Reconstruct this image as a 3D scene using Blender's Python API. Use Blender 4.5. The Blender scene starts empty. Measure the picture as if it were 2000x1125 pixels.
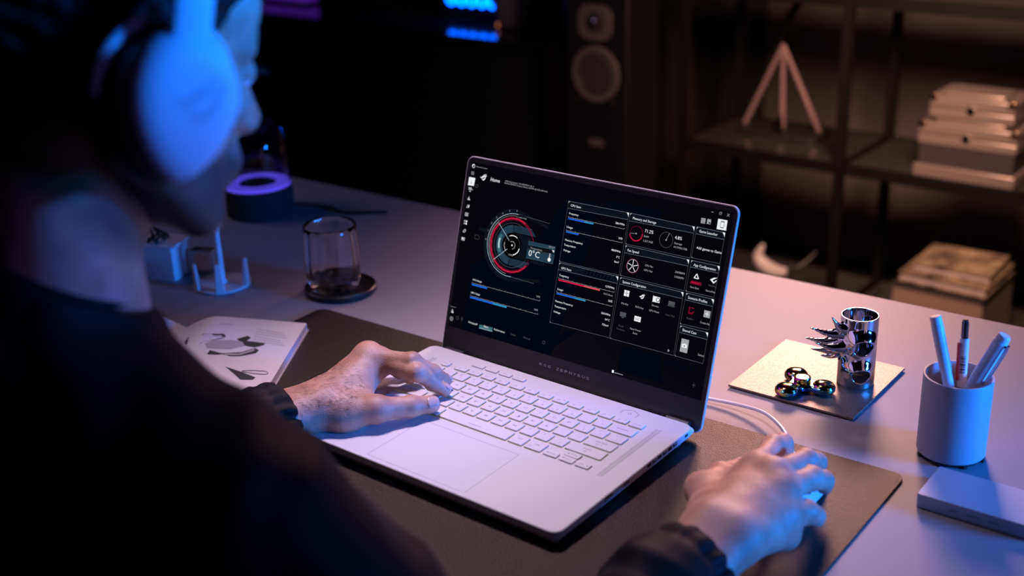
import bpy, math, random
import numpy as np
from mathutils import Vector, Matrix

# ------------------------------------------------------------------ camera, world, lights, exposure
SC = bpy.context.scene
COL = SC.collection
MM = 0.001
# calibrated camera: position in millimetres, the desk top is z = 0, x runs along the keyboard, y goes away from the sitter
CAM = np.array([742.9956, -918.7813, 634.0316])
ROT = np.array([[0.784079, -0.207614, 0.584907], [0.619802, 0.311483, -0.720294], [-0.032645, 0.927294, 0.372906]])
FPX = 2442.793
cam_d = bpy.data.cameras.new('camera')
cam_d.sensor_width = 36.0
cam_d.lens = FPX / 2000 * 36
cam_d.clip_start = 0.05
cam_d.dof.use_dof = True
cam_d.dof.focus_distance = 1.335
cam_d.dof.aperture_fstop = 3.1
cam = bpy.data.objects.new('camera', cam_d)
M4 = Matrix([list(ROT[i]) + [CAM[i] * MM] for i in range(3)] + [[0, 0, 0, 1]])
cam.matrix_world = M4
COL.objects.link(cam)
SC.camera = cam

world = bpy.data.worlds.new('room_dark')
SC.world = world
world.use_nodes = True
world.node_tree.nodes['Background'].inputs[0].default_value = (0.30, 0.26, 0.50, 1)
world.node_tree.nodes['Background'].inputs[1].default_value = 0.005

def area(name, pos, target, size, power, color, size_y=None, spread=180):
    d = bpy.data.lights.new(name, 'AREA')
    d.energy = power
    d.color = color
    d.size = size
    if size_y:
        d.shape = 'RECTANGLE'
        d.size_y = size_y
    d.spread = math.radians(spread)
    o = bpy.data.objects.new(name, d)
    o.location = pos
    o.rotation_euler = (Vector(target) - Vector(pos)).to_track_quat('-Z', 'Y').to_euler()
    COL.objects.link(o)
    return o

area('warm_back_lamp', (-0.45, 1.70, 0.84), (0.04, 0.46, 0.0), 0.40, 2.6, (1.0, 0.52, 0.45), spread=40)
area('overhead_lamp', (-0.30, 0.22, 1.50), (-0.02, -0.09, 0.0), 0.24, 1.12, (0.97, 0.73, 0.97), spread=37)
area('blue_side_lamp', (1.60, 0.45, 0.31), (0.22, 0.08, 0.05), 0.40, 3.8, (0.010, 0.20, 1.0), 0.22, spread=44)
area('blue_head_lamp', (1.40, 0.65, 0.85), (0.10, -0.45, 0.56), 0.20, 0.80, (0.002, 0.18, 1.0), spread=13)
area('violet_side_lamp', (1.20, -0.10, 0.62), (0.00, -0.49, 0.31), 0.20, 0.050, (0.28, 0.16, 1.0), spread=17)
area('violet_fill_lamp', (-1.6, -0.2, 1.3), (0.0, 0.0, 0.1), 0.8, 2.9, (0.76, 0.54, 1.0))
area('warm_shelf_lamp', (0.10, 0.95, 0.62), (-0.50, 2.0, -0.28), 0.30, 5.5, (1.0, 0.55, 0.42), spread=80)

SC.view_settings.view_transform = 'Standard'
SC.view_settings.look = 'None'
SC.view_settings.exposure = 0.0
SC.view_settings.gamma = 1.0
SC.view_settings.use_curve_mapping = False

# ------------------------------------------------------------------ helpers
RND = random.Random(7)

def ray(x, y):
    return ROT @ np.array([(x - 1000) / FPX, -(y - 562.5) / FPX, -1.0])

def on_z(x, y, z=0.0):
    d = ray(x, y)
    return CAM + d * ((z - CAM[2]) / d[2])

def on_y(x, y, Y):
    d = ray(x, y)
    return CAM + d * ((Y - CAM[1]) / d[1])

MATS = {}
def mat(name, color, rough=0.5, metal=0.0, **kw):
    """procedural principled material; kw: noise, nscale, bump, bscale, emit, estr, trans, ior, coat, sss, spec, sheen"""
    if name in MATS:
        return MATS[name]
    m = bpy.data.materials.new(name)
    m.use_nodes = True
    nt = m.node_tree
    b = nt.nodes['Principled BSDF']
    I = b.inputs
    I['Base Color'].default_value = (*color, 1)
    I['Roughness'].default_value = rough
    I['Metallic'].default_value = metal
    tc = None
    def coords():
        nonlocal tc
        if tc is None:
            tc = nt.nodes.new('ShaderNodeTexCoord')
        return tc.outputs['Object']
    if kw.get('noise'):
        n = nt.nodes.new('ShaderNodeTexNoise')
        n.inputs['Scale'].default_value = kw.get('nscale', 40)
        n.inputs['Detail'].default_value = 6
        nt.links.new(coords(), n.inputs['Vector'])
        r = nt.nodes.new('ShaderNodeValToRGB')
        k = kw['noise']
        c2 = kw.get('color2')
        r.color_ramp.elements[0].position = 0.32
        r.color_ramp.elements[1].position = 0.68
        r.color_ramp.elements[0].color = (*[max(0, c * (1 - k)) for c in color], 1)
        r.color_ramp.elements[1].color = (*(c2 if c2 else [min(1, c * (1 + k)) for c in color]), 1)
        nt.links.new(n.outputs['Fac'], r.inputs['Fac'])
        nt.links.new(r.outputs['Color'], I['Base Color'])
    if kw.get('bump'):
        n = nt.nodes.new('ShaderNodeTexNoise')
        n.inputs['Scale'].default_value = kw.get('bscale', 400)
        n.inputs['Detail'].default_value = kw.get('bdetail', 4)
        nt.links.new(coords(), n.inputs['Vector'])
        bp = nt.nodes.new('ShaderNodeBump')
        bp.inputs['Strength'].default_value = kw['bump']
        bp.inputs['Distance'].default_value = kw.get('bdist', 0.0006)
        nt.links.new(n.outputs['Fac'], bp.inputs['Height'])
        nt.links.new(bp.outputs['Normal'], I['Normal'])
    if 'emit' in kw:
        I['Emission Color'].default_value = (*kw['emit'], 1)
        I['Emission Strength'].default_value = kw.get('estr', 1.0)
    if 'trans' in kw:
        I['Transmission Weight'].default_value = kw['trans']
    if 'ior' in kw:
        I['IOR'].default_value = kw['ior']
    if 'coat' in kw:
        I['Coat Weight'].default_value = kw['coat']
        I['Coat Roughness'].default_value = 0.08
    if 'sss' in kw:
        I['Subsurface Weight'].default_value = kw['sss']
        I['Subsurface Radius'].default_value = (0.0045, 0.0018, 0.001)
        I['Subsurface Scale'].default_value = 1.0
    if 'spec' in kw:
        I['Specular IOR Level'].default_value = kw['spec']
    if 'stint' in kw:
        I['Specular Tint'].default_value = (*kw['stint'], 1)
    if 'sheen' in kw:
        I['Sheen Weight'].default_value = kw['sheen']
    if 'film' in kw:
        I['Thin Film Thickness'].default_value = kw['film']
        I['Thin Film IOR'].default_value = 1.6
    MATS[name] = m
    return m

def props(o, label=None, cat=None, group=None, kind=None):
    if label: o['label'] = label
    if cat: o['category'] = cat
    if group: o['group'] = group
    if kind: o['kind'] = kind
    return o

def empty(name, loc=(0, 0, 0), label=None, cat=None, rot=(0, 0, 0), group=None):
    o = bpy.data.objects.new(name, None)
    o.empty_display_size = 0.02
    o.location = [c * MM for c in loc]
    o.rotation_euler = rot
    COL.objects.link(o)
    return props(o, label, cat, group)

class MB:
    """collects faces in millimetres; build() links them as one mesh object"""
    def __init__(self):
        self.v = []; self.f = []; self.mi = []; self.cur = 0
    def add(self, vs, fs):
        n = len(self.v)
        self.v += [tuple(map(float, p)) for p in vs]
        self.f += [tuple(i + n for i in q) for q in fs]
        self.mi += [self.cur] * len(fs)
        return self
    def box(self, x0, x1, y0, y1, z0, z1):
        vs = [(x, y, z) for z in (z0, z1) for y in (y0, y1) for x in (x0, x1)]
        return self.add(vs, [(0, 2, 3, 1), (4, 5, 7, 6), (0, 1, 5, 4), (2, 6, 7, 3), (0, 4, 6, 2), (1, 3, 7, 5)])
    def rings(self, rs, cap0=True, cap1=True, closed=True):
        """loft a list of vertex rings of equal length"""
        n = len(rs[0]); vs = [p for r in rs for p in r]; fs = []
        for a in range(len(rs) - 1):
            for i in range(n if closed else n - 1):
                j = (i + 1) % n
                fs.append((a * n + i, a * n + j, (a + 1) * n + j, (a + 1) * n + i))
        if cap0: fs.append(tuple(range(n - 1, -1, -1)))
        if cap1: fs.append(tuple(range((len(rs) - 1) * n, len(rs) * n)))
        return self.add(vs, fs)
    def lathe(self, prof, c=(0, 0, 0), seg=48, close=False):
        rs = [[(c[0] + r * math.cos(2 * math.pi * i / seg), c[1] + r * math.sin(2 * math.pi * i / seg), c[2] + z) for i in range(seg)] for r, z in prof]
        if close: rs.append(rs[0])
        return self.rings(rs, not close and prof[0][0] > 1e-6, not close and prof[-1][0] > 1e-6)
    def prism(self, poly, z0, z1):
        return self.rings([[(x, y, z0) for x, y in poly], [(x, y, z1) for x, y in poly]])
    def loft(self, levels):
        """levels: list of (poly2d, z)"""
        return self.rings([[(x, y, z) for x, y in p] for p, z in levels])
    def tube(self, path, rad, seg=10, caps=True):
        P = [Vector(p) for p in path]; rs = []; up = None
        for i, p in enumerate(P):
            t = (P[min(i + 1, len(P) - 1)] - P[max(i - 1, 0)]).normalized()
            if up is None:
                up = t.orthogonal().normalized()
            up = (up - t * up.dot(t)).normalized()
            w = t.cross(up)
            r = rad[i] if isinstance(rad, (list, tuple)) else rad
            rs.append([tuple(p + up * (r * math.cos(2 * math.pi * k / seg)) + w * (r * math.sin(2 * math.pi * k / seg))) for k in range(seg)])
        return self.rings(rs, caps, caps)
    def quad(self, a, b, c, d):
        return self.add([a, b, c, d], [(0, 1, 2, 3)])
    def mesh(self, name, mats, smooth=30):
        me = bpy.data.meshes.new(name)
        me.from_pydata([(x * MM, y * MM, z * MM) for x, y, z in self.v], [], self.f)
        for m in (mats if isinstance(mats, (list, tuple)) else [mats]):
            me.materials.append(m)
        if len(me.materials) > 1:
            me.polygons.foreach_set('material_index', self.mi)
        if smooth:
            me.polygons.foreach_set('use_smooth', [True] * len(me.polygons))
            me.set_sharp_from_angle(angle=math.radians(smooth))
        me.update()
        return me
    def build(self, name, mats, parent=None, loc=None, rot=None, smooth=30, bevel=0, **kw):
        return obj(name, self.mesh(name, mats, smooth), parent, loc, rot, bevel, **kw)

def obj(name, me, parent=None, loc=None, rot=None, bevel=0, **kw):
    o = bpy.data.objects.new(name, me)
    if loc is not None: o.location = [c * MM for c in loc]
    if rot is not None: o.rotation_euler = rot
    COL.objects.link(o)
    if parent: o.parent = parent
    if bevel:
        b = o.modifiers.new('bevel', 'BEVEL')
        b.width = bevel * MM; b.segments = 2; b.limit_method = 'ANGLE'
        b.angle_limit = math.radians(40)
    return props(o, **kw)

def rrect(w, d, r, n=6, cx=0, cy=0):
    """rounded rectangle outline, counter-clockwise"""
    out = []
    for sx, sy, a0 in ((1, -1, -90), (1, 1, 0), (-1, 1, 90), (-1, -1, 180)):
        for i in range(n + 1):
            a = math.radians(a0 + 90 * i / n)
            out.append((cx + sx * (w / 2 - r) + r * math.cos(a), cy + sy * (d / 2 - r) + r * math.sin(a)))
    return out

def catmull(pts, n=8):
    P = [np.array(p, float) for p in pts]
    P = [2 * P[0] - P[1]] + P + [2 * P[-1] - P[-2]]
    out = []
    for i in range(1, len(P) - 2):
        for k in range(n):
            t = k / n
            out.append(0.5 * ((2 * P[i]) + (-P[i - 1] + P[i + 1]) * t + (2 * P[i - 1] - 5 * P[i] + 4 * P[i + 1] - P[i + 2]) * t * t + (-P[i - 1] + 3 * P[i] - 3 * P[i + 1] + P[i + 2]) * t ** 3))
    out.append(P[-2])
    return out

_tc = {}
def text_geo(body):
    """vertices (font units) and faces of a piece of lettering"""
    if body not in _tc:
        cu = bpy.data.curves.new('lettering', 'FONT')
        cu.body = body; cu.size = 1.0; cu.resolution_u = 2
        o = bpy.data.objects.new('lettering', cu)
        me = bpy.data.meshes.new_from_object(o)
        vs = [tuple(v.co) for v in me.vertices]
        fs = [tuple(p.vertices) for p in me.polygons]
        bpy.data.objects.remove(o); bpy.data.curves.remove(cu); bpy.data.meshes.remove(me)
        _tc[body] = (vs, fs)
    return _tc[body]

def put_text(mb, body, x, y, h, width=None, align='l', z=0.0, rot=0.0):
    """lettering with cap height h, baseline start at x, y; width squeezes it to that length"""
    vs, fs = text_geo(body)
    if not vs: return
    xs = [p[0] for p in vs]; x0, x1 = min(xs), max(xs)
    sy = h / 0.73
    sx = sy if width is None else width / max(x1 - x0, 1e-6)
    W = (x1 - x0) * sx
    ox = {'l': 0, 'c': -W / 2, 'r': -W}[align]
    c, s = math.cos(rot), math.sin(rot)
    out = []
    for p in vs:
        a, b = (p[0] - x0) * sx + ox, p[1] * sy
        out.append((x + a * c - b * s, y + a * s + b * c, z))
    mb.add(out, fs)

# ------------------------------------------------------------------ signed distance modelling (smooth organic surfaces)
class Cone:
    def __init__(s, a, b, ra, rb):
        s.a = np.array(a, np.float32); s.b = np.array(b, np.float32); s.ra = ra; s.rb = rb
    def d(s, p):
        ba = s.b - s.a; L = max(float(ba @ ba), 1e-6)
        pa = p - s.a
        t = np.clip(pa @ ba / L, 0, 1)
        return np.linalg.norm(pa - t[..., None] * ba, axis=-1) - (s.ra + (s.rb - s.ra) * t)
class Ell:
    def __init__(s, c, r, R=None):
        s.c = np.array(c, np.float32); s.r = np.array(r, np.float32); s.R = None if R is None else np.array(R, np.float32)
    def d(s, p):
        q = p - s.c
        if s.R is not None: q = q @ s.R
        k0 = np.linalg.norm(q / s.r, axis=-1)
        k1 = np.linalg.norm(q / (s.r * s.r), axis=-1)
        return np.where(k0 < 1e-4, -s.r.min(), k0 * (k0 - 1.0) / np.maximum(k1, 1e-9))

def smin(a, b, k):
    h = np.clip(0.5 + 0.5 * (b - a) / k, 0, 1)
    return b + (a - b) * h - k * h * (1 - h)
def smax(a, b, k):
    return -smin(-a, -b, k)

def polygonise(fn, lo, hi, h, blk=24):
    """surface nets over the blocks that the surface fn(p) = 0 passes through; returns vertices and quads"""
    lo = np.array(lo, float); nb = np.ceil((np.array(hi, float) - lo) / (h * blk)).astype(int)
    rad = h * blk * math.sqrt(3) / 2
    corners = np.array([(i, j, k) for i in (0, 1) for j in (0, 1) for k in (0, 1)])
    edges = [(a, b) for a in range(8) for b in range(a + 1, 8) if np.abs(corners[a] - corners[b]).sum() == 1]
    ids = []; pos = []; quads = []
    N = (nb * blk + 4).astype(np.int64)
    gid = lambda I: (I[..., 0] * N[1] + I[..., 1]) * N[2] + I[..., 2]
    ctr = np.array([(i, j, k) for i in range(nb[0]) for j in range(nb[1]) for k in range(nb[2])])
    cd = fn((lo + (ctr + 0.5) * h * blk).astype(np.float32)[:, None, :])[:, 0]
    for b in ctr[np.abs(cd) < rad * 1.35 + 2 * h]:
        i0 = b * blk
        g = np.stack(np.meshgrid(*[np.arange(blk + 2) + i0[a] for a in range(3)], indexing='ij'), -1)
        D = fn((lo + g * h).astype(np.float32))
        ins = D < 0
        if ins.all() or not ins.any(): continue
        n = blk + 1
        cs = [D[c[0]:c[0] + n, c[1]:c[1] + n, c[2]:c[2] + n] for c in corners]
        cnt = sum((c < 0).astype(np.int8) for c in cs)
        act = np.argwhere((cnt > 0) & (cnt < 8))
        vals = np.stack([c[act[:, 0], act[:, 1], act[:, 2]] for c in cs], 1)
        acc = np.zeros((len(act), 3)); w = np.zeros(len(act))
        for a, c in edges:
            m = (vals[:, a] < 0) != (vals[:, c] < 0)
            t = vals[m, a] / (vals[m, a] - vals[m, c])
            acc[m] += corners[a] + t[:, None] * (corners[c] - corners[a]); w[m] += 1
        ids.append(gid(act + i0)); pos.append(lo + (act + i0 + acc / w[:, None]) * h)
        for ax in range(3):
            u, v = (ax + 1) % 3, (ax + 2) % 3
            sl0 = [slice(0, blk)] * 3; sl1 = [slice(0, blk)] * 3
            sl0[u] = sl0[v] = sl1[u] = sl1[v] = slice(1, blk + 1)
            sl0[ax] = slice(0, blk); sl1[ax] = slice(1, blk + 1)
            A = ins[tuple(sl0)]; B = ins[tuple(sl1)]
            e = np.argwhere(A != B)
            if not len(e): continue
            flip = A[e[:, 0], e[:, 1], e[:, 2]]
            e = e.copy(); e[:, u] += 1; e[:, v] += 1
            e += i0
            U = np.zeros(3, int); V = np.zeros(3, int); U[u] = 1; V[v] = 1
            q = np.stack([gid(e - U - V), gid(e - V), gid(e), gid(e - U)], 1)
            q[~flip] = q[~flip][:, ::-1]
            quads.append(q)
    ids = np.concatenate(ids); pos = np.concatenate(pos); quads = np.concatenate(quads)
    uid, first = np.unique(ids, return_index=True)
    idx = np.searchsorted(uid, quads)
    ok = (idx < len(uid)).all(1); idx = idx[ok]; ok = (uid[idx] == quads[ok]).all(1); idx = idx[ok]
    return pos[first], idx

def sdf_mesh(name, fn, lo, hi, h, mats, blk=24, org=(0, 0, 0)):
    v, q = polygonise(fn, lo, hi, h, blk)
    me = bpy.data.meshes.new(name)
    v = (v - np.array(org)) * MM
    me.vertices.add(len(v)); me.vertices.foreach_set('co', v.astype(np.float32).ravel())
    me.loops.add(len(q) * 4); me.loops.foreach_set('vertex_index', q.astype(np.int32).ravel())
    me.polygons.add(len(q)); me.polygons.foreach_set('loop_start', np.arange(0, len(q) * 4, 4, dtype=np.int32))
    me.polygons.foreach_set('use_smooth', np.ones(len(q), bool))
    for m in (mats if isinstance(mats, (list, tuple)) else [mats]):
        me.materials.append(m)
    me.update(calc_edges=True); me.validate()
    return me

def groups_fn(prims, k):
    """smooth union of primitives, far ones pruned for each block of points"""
    def fn(p):
        if p.ndim == 4:
            c = p[p.shape[0] // 2, p.shape[1] // 2, p.shape[2] // 2][None]
            r = float(np.linalg.norm(p[0, 0, 0] - p[-1, -1, -1])) / 2
            ds = [float(q.d(c)[0]) for q in prims]
            m = min(ds)
            use = [q for q, d in zip(prims, ds) if d < m + 2.6 * r + 2 * k]
        else:
            use = prims
        o = None
        for q in use:
            d = q.d(p)
            o = d if o is None else smin(o, d, k)
        return o
    return fn

# ------------------------------------------------------------------ the room
FLOOR = -740.0
def structure(o, label=None):
    o['kind'] = 'structure'
    if label: o['label'] = label
    return o

m_floor = mat('floor_dark', (0.035, 0.030, 0.030), 0.45, noise=0.3, nscale=3)
m_wall = mat('wall_plaster', (0.17, 0.135, 0.13), 0.8, noise=0.12, nscale=2.2, bump=0.2, bscale=60)
m_wall_dark = mat('wall_charcoal', (0.030, 0.028, 0.032), 0.8, noise=0.15, nscale=3)
structure(MB().box(-4200, 2600, -2600, 2500, FLOOR - 40, FLOOR).build('floor', m_floor, smooth=0), 'dark floor of the room')
structure(MB().box(-4200, -1010, 2500, 2560, FLOOR, 2000).build('wall_back', m_wall_dark, smooth=0), 'charcoal back wall behind the sideboard')
structure(MB().box(-1010, 2600, 2500, 2560, FLOOR, 2000).build('wall_back_panel', m_wall, smooth=0), 'warm brown plaster wall behind the shelving')
structure(MB().box(2600, 2660, -2600, 2560, FLOOR, 2000).build('wall_right', m_wall_dark, smooth=0), 'dark side wall beyond the shelving')
structure(MB().box(-4200, 2600, -2600, 2500, 2000, 2040).build('ceiling', m_wall_dark, smooth=0), 'dark ceiling')
structure(MB().box(-4260, -4200, -2600, 2560, FLOOR, 2000).build('wall_left', m_wall_dark, smooth=0), 'dark side wall')

# ------------------------------------------------------------------ desk
m_desk = mat('desk_laminate', (0.33, 0.30, 0.315), 0.58, noise=0.10, nscale=900, bump=0.12, bscale=1400, bdist=0.0003, spec=0.32)
m_black_steel = mat('black_steel', (0.012, 0.012, 0.013), 0.4, 0.6)
desk = empty('desk', (-180, 90, FLOOR), 'wide grey laminate desk the laptop and the sitter work at', 'desk')
dx, dy, dz = -180, 90, FLOOR
top = [(-1250 - dx, -402 - dy), (880 - dx, -330 - dy), (850 - dx, 572 - dy), (-1280 - dx, 490 - dy)]
MB().prism(top, -28 - dz, -dz).build('desk_top', m_desk, desk, bevel=1.2)
for x, y in ((-1190, -340), (820, -270), (790, 510), (-1210, 430)):
    MB().box(x - dx - 25, x - dx + 25, y - dy - 25, y - dy + 25, 0, -28 - dz).build('leg', m_black_steel, desk, bevel=1)

# desk mat
m_mat = mat('mat_leather', (0.018, 0.012, 0.009), 0.46, noise=0.3, nscale=200, bump=1.0, bscale=650, bdist=0.0009, spec=0.5, stint=(1.0, 0.80, 0.62))
MATZ = 2.5
o = MB().prism(rrect(787, 480, 13, 8), 0, MATZ).build('desk_mat', m_mat, loc=(-13.3, -119.9, 0), rot=(0, 0, math.radians(1.9)), bevel=0.6)
props(o, 'large black grained leather desk mat under the laptop', 'desk mat')

# ------------------------------------------------------------------ small things on the desk
m_cup = mat('cup_matte', (0.42, 0.41, 0.45), 0.45, bump=0.05, bscale=900)
m_rubber = mat('rubber_black', (0.012, 0.012, 0.013), 0.6)
m_white = mat('white_plastic', (0.80, 0.78, 0.80), 0.35)
m_chrome = mat('chrome', (0.80, 0.80, 0.82), 0.12, 1.0)
m_gun = mat('gunmetal', (0.10, 0.09, 0.10), 0.25, 1.0)
m_red = mat('red_plastic', (0.55, 0.02, 0.03), 0.35)
m_print = mat('black_print', (0.02, 0.02, 0.022), 0.6)

CUP = np.array([389.0, 203.0, 0.0])
cup = empty('pen_cup', CUP, 'grey cylindrical pen cup holding three pens beside the white slab', 'pen cup')
MB().lathe([(29.5, 5), (31.5, 3.5), (33, 5), (33, 86.2), (32.6, 87), (31.2, 87), (30.9, 86.4), (30.9, 9), (0, 8.5)], seg=72).build('wall', m_cup, cup)
ft = MB().lathe([(0, 0), (29.5, 0), (30.5, 1), (30.5, 4.2), (0, 4.4)], seg=72)
ft.build('foot_ring', m_rubber, cup)
for i in range(8):
    a = i * math.pi / 4
    MB().box(-2.2, 2.2, -1.6, 1.6, 0, 3.4).build('rubber_foot', m_rubber, cup, loc=(31.2 * math.cos(a), 31.2 * math.sin(a), 0.0), rot=(0, 0, a))

def stick_frame(a, b):
    """empty at a whose local z axis points to b"""
    d = Vector(b) - Vector(a)
    z = d.normalized(); y = z.cross(Vector((1, 0, 0))).normalized(); x = y.cross(z)
    return d.length, Matrix((x, y, z)).transposed().to_euler()

# white marker pen
a = (404, 190, 12); b = tuple(on_y(1827, 617, 196))
L, r = stick_frame(a, b)
mk = empty('marker_pen', a, 'plain white capped marker leaning to the left in the pen cup', 'pen', r, 'pens standing in the pen cup')
MB().lathe([(0, 0), (4.0, 0.3), (5.0, 2), (5.2, L * 0.62), (5.2, L * 0.62 + 0.1)], seg=28).build('barrel', m_white, mk)
MB().lathe([(5.2, L * 0.6), (5.7, L * 0.6 + 0.4), (5.9, L - 9), (5.5, L - 8.6), (5.5, L - 0.8), (4.9, L), (0, L)], seg=28).build('cap', m_white, mk)
# clicker pen
a = (393, 212, 12); b = tuple(on_y(1886, 624, 220))
L, r = stick_frame(a, b)
ck = empty('click_pen', a, 'white click pen with a red clip and barcode sticker in the pen cup', 'pen', r, 'pens standing in the pen cup')
MB().lathe([(0, 0), (1.4, 0.5), (4.4, 14), (4.6, L - 20), (4.2, L - 19)], seg=28).build('barrel', m_white, ck)
MB().lathe([(4.75, L - 72), (4.75, L - 69)], seg=28).build('ring', m_chrome, ck)
MB().lathe([(3.4, L - 19.5), (3.3, L - 3), (2.6, L - 2.4), (2.6, L - 0.4), (2.2, L), (0, L)], seg=24).build('push_button', m_gun, ck)
cl = MB(); cl.box(-6.7, -4.9, -1.8, 1.8, L - 62, L - 24); cl.box(-6.2, -3.5, -1.8, 1.8, L - 27, L - 23)
cl.build('clip', m_red, ck, rot=(0, 0, 0.96), bevel=0.4)
st = MB()
zz = L - 54
for wdt in (1.0, .5, 1.4, .4, .8, 1.6, .4, 1.0, .5, 1.3, .7):
    for k in range(6):
        a0, a1 = -1.78 + k * 0.17, -1.78 + (k + 1) * 0.17
        rr = 4.72
        st.quad(*[(rr * math.cos(t), rr * math.sin(t), z) for t, z in ((a0, zz), (a1, zz), (a1, zz + wdt), (a0, zz + wdt))])
    zz += wdt + 0.75
st.build('barcode', m_print, ck, smooth=0)
# thick white pen with chrome clip
a = (377, 197, 12); b = tuple(on_y(1963, 655, 214))
L, r = stick_frame(a, b)
fp = empty('fountain_pen', a, 'thick white pen with a long chrome clip leaning to the right in the pen cup', 'pen', r, 'pens standing in the pen cup')
MB().lathe([(0, 0), (3.5, 0.6), (5.4, 5), (5.8, L * 0.5)], seg=28).build('barrel', m_white, fp)
MB().lathe([(6.2, L * 0.42), (6.9, L * 0.42 + 0.8), (7.1, L - 9), (7.1, L - 7)], seg=32).build('cap', m_white, fp)
MB().lathe([(7.25, L - 9.2), (7.25, L - 7.6), (6.6, L - 7.2), (6.3, L - 1), (5.6, L), (0, L)], seg=32).build('cap_end', m_white, fp)
cl = MB()
for s in (-1, 1):
    cl.tube([(8.2, s * 2.4, L - 8), (8.8, s * 2.6, L - 12), (8.8, s * 2.4, L - 48), (8.3, 0, L - 54)], 0.9, 8)
cl.box(5.5, 9.0, -3.2, 3.2, L - 9.5, L - 7.2)
cl.build('clip', m_chrome, fp, rot=(0, 0, math.radians(-12)))

# white slab in the lower right corner
m_slab = mat('slab_satin', (0.50, 0.49, 0.52), 0.4)
slab = empty('power_bank', (399.5, 87, 0), 'flat white slab device lying in front of the pen cup', 'device', (0, 0, math.radians(1.6)))
MB().prism(rrect(112, 60, 2.5, 4, 56, 30), 0.6, 14.5).build('body', m_slab, slab, bevel=0.7)
MB().prism(rrect(104, 52, 2.5, 4, 56, 30), 0, 0.6).build('foot_pad', m_rubber, slab)
m_slab_dark = mat('slab_port', (0.30, 0.29, 0.32), 0.5)
for x0, x1 in ((30, 38), (46, 58), (66, 76)):
    MB().prism(rrect(x1 - x0, 2.6, 1.2, 4), 0, 0.12).build('port', m_slab_dark, slab, loc=((x0 + x1) / 2, -0.02, 7.2), rot=(math.pi / 2, 0, 0))

# brushed metal plate with a chrome tube and a spinner on it
m_plate = mat('plate_brushed', (0.26, 0.215, 0.18), 0.55, 1.0, noise=0.22, nscale=420, bump=0.25, bscale=800, bdist=0.0002)
PL = (208, 281, 0)
plate = empty('metal_plate', PL, 'square brushed metal plate carrying the chrome tube and spinner', 'plate', (0, 0, math.radians(1.3)))
MB().box(-73.5, 73.5, -73.5, 73.5, 1.6, 4.0).build('sheet', m_plate, plate, bevel=0.4)
MB().box(-71.5, 71.5, -71.5, 71.5, 0, 1.6).build('rubber_backing', m_rubber, plate)

m_mirror = mat('chrome_polished', (0.72, 0.73, 0.78), 0.07, 1.0)
TB = on_z(1670, 746, 4.0)
vdir = np.array([0.62, -0.785])            # towards the viewer's side of the tube
ldir = np.array([-0.80, -0.60])
tube_out = []
def tube_fn(p):
    q = p - np.array([TB[0], TB[1], 4.0], np.float32)
    rr = np.linalg.norm(q[..., :2], axis=-1)
    co = np.maximum(rr - 20.3, np.abs(q[..., 2] - 41) - 41)
    ci = np.maximum(rr - 18.6, np.abs(q[..., 2] - 41) - 60)
    out, inn = co, ci
    cuts = None
    for (dd, z, R, cz, cr, cd_) in ((vdir, 55, 15.5, -5.5, 12.0, 14), (vdir, 21, 14.0, -5.0, 10.5, 13), (ldir, 38, 11, -3, 7.5, 9)):
        c = np.array([dd[0] * 12, dd[1] * 12, z], np.float32)
        s = np.linalg.norm(q - c, axis=-1)
        out = smin(out, s - R, 5.0); inn = smin(inn, s - (R - 1.7), 4.0)
        h = np.array([dd[0] * (12 + cd_), dd[1] * (12 + cd_), z + cz], np.float32)
        hc = np.linalg.norm((q - h) / np.array([1, 1, 0.85], np.float32), axis=-1) - cr
        cuts = hc if cuts is None else np.minimum(cuts, hc)
    d = smax(out, -inn, 1.0)
    d = smax(d, -cuts, 1.2)
    d = np.maximum(d, np.abs(q[..., 2] - 41) - 41)
    for cs in thorns:
        for (a, b, ra, rb) in cs:
            d = smin(d, Cone(a, b, ra, rb).d(p), 2.2)
    return d
thorns = []
for (px, py, hz, bz, sp) in ((1569, 659, 56, 52, -2), (1580, 639, 70, 62, 5), (1582, 681, 44, 42, -6), (1624, 619, 80, 68, 8), (1602, 694, 34, 36, -9), (1590, 668, 50, 48, 9)):
    lat = np.array([-0.79, -0.61]); nrm = np.array([0.61, -0.79])
    base = np.array([TB[0], TB[1]]) + lat * 16 + nrm * (sp - 2)
    d = ray(px, py)
    # tip lies on the plane through the tube axis, turned to the left side
    pl = np.array([nrm[0], nrm[1], 0]); o0 = np.array([TB[0] + nrm[0] * sp * 1.3, TB[1] + nrm[1] * sp * 1.3, 0])
    tip = CAM + d * (pl @ (o0 - CAM)) / (pl @ d)
    B0 = np.array([base[0], base[1], bz + 4.0])
    mid = (B0 * 0.55 + tip * 0.45) + np.array([0, 0, -4.0])
    path = catmull([B0, mid, tip], 5)
    n = len(path) - 1
    thorns.append([(path[i], path[i + 1], 0.35 + 7.2 * (1 - i / n) ** 1.25, 0.35 + 7.2 * (1 - (i + 1) / n) ** 1.25) for i in range(n)])
tb = empty('spiked_tube', (TB[0], TB[1], 4.0), 'polished chrome tube with thorn spikes and bulging holes on the metal plate', 'sculpture')
lo = (TB[0] - 75, TB[1] - 55, 2); hi = (TB[0] + 40, TB[1] + 35, 92)
obj('tube_body', sdf_mesh('tube_body', tube_fn, lo, hi, 0.65, m_mirror, 28, (TB[0], TB[1], 4.0)), tb)

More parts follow.
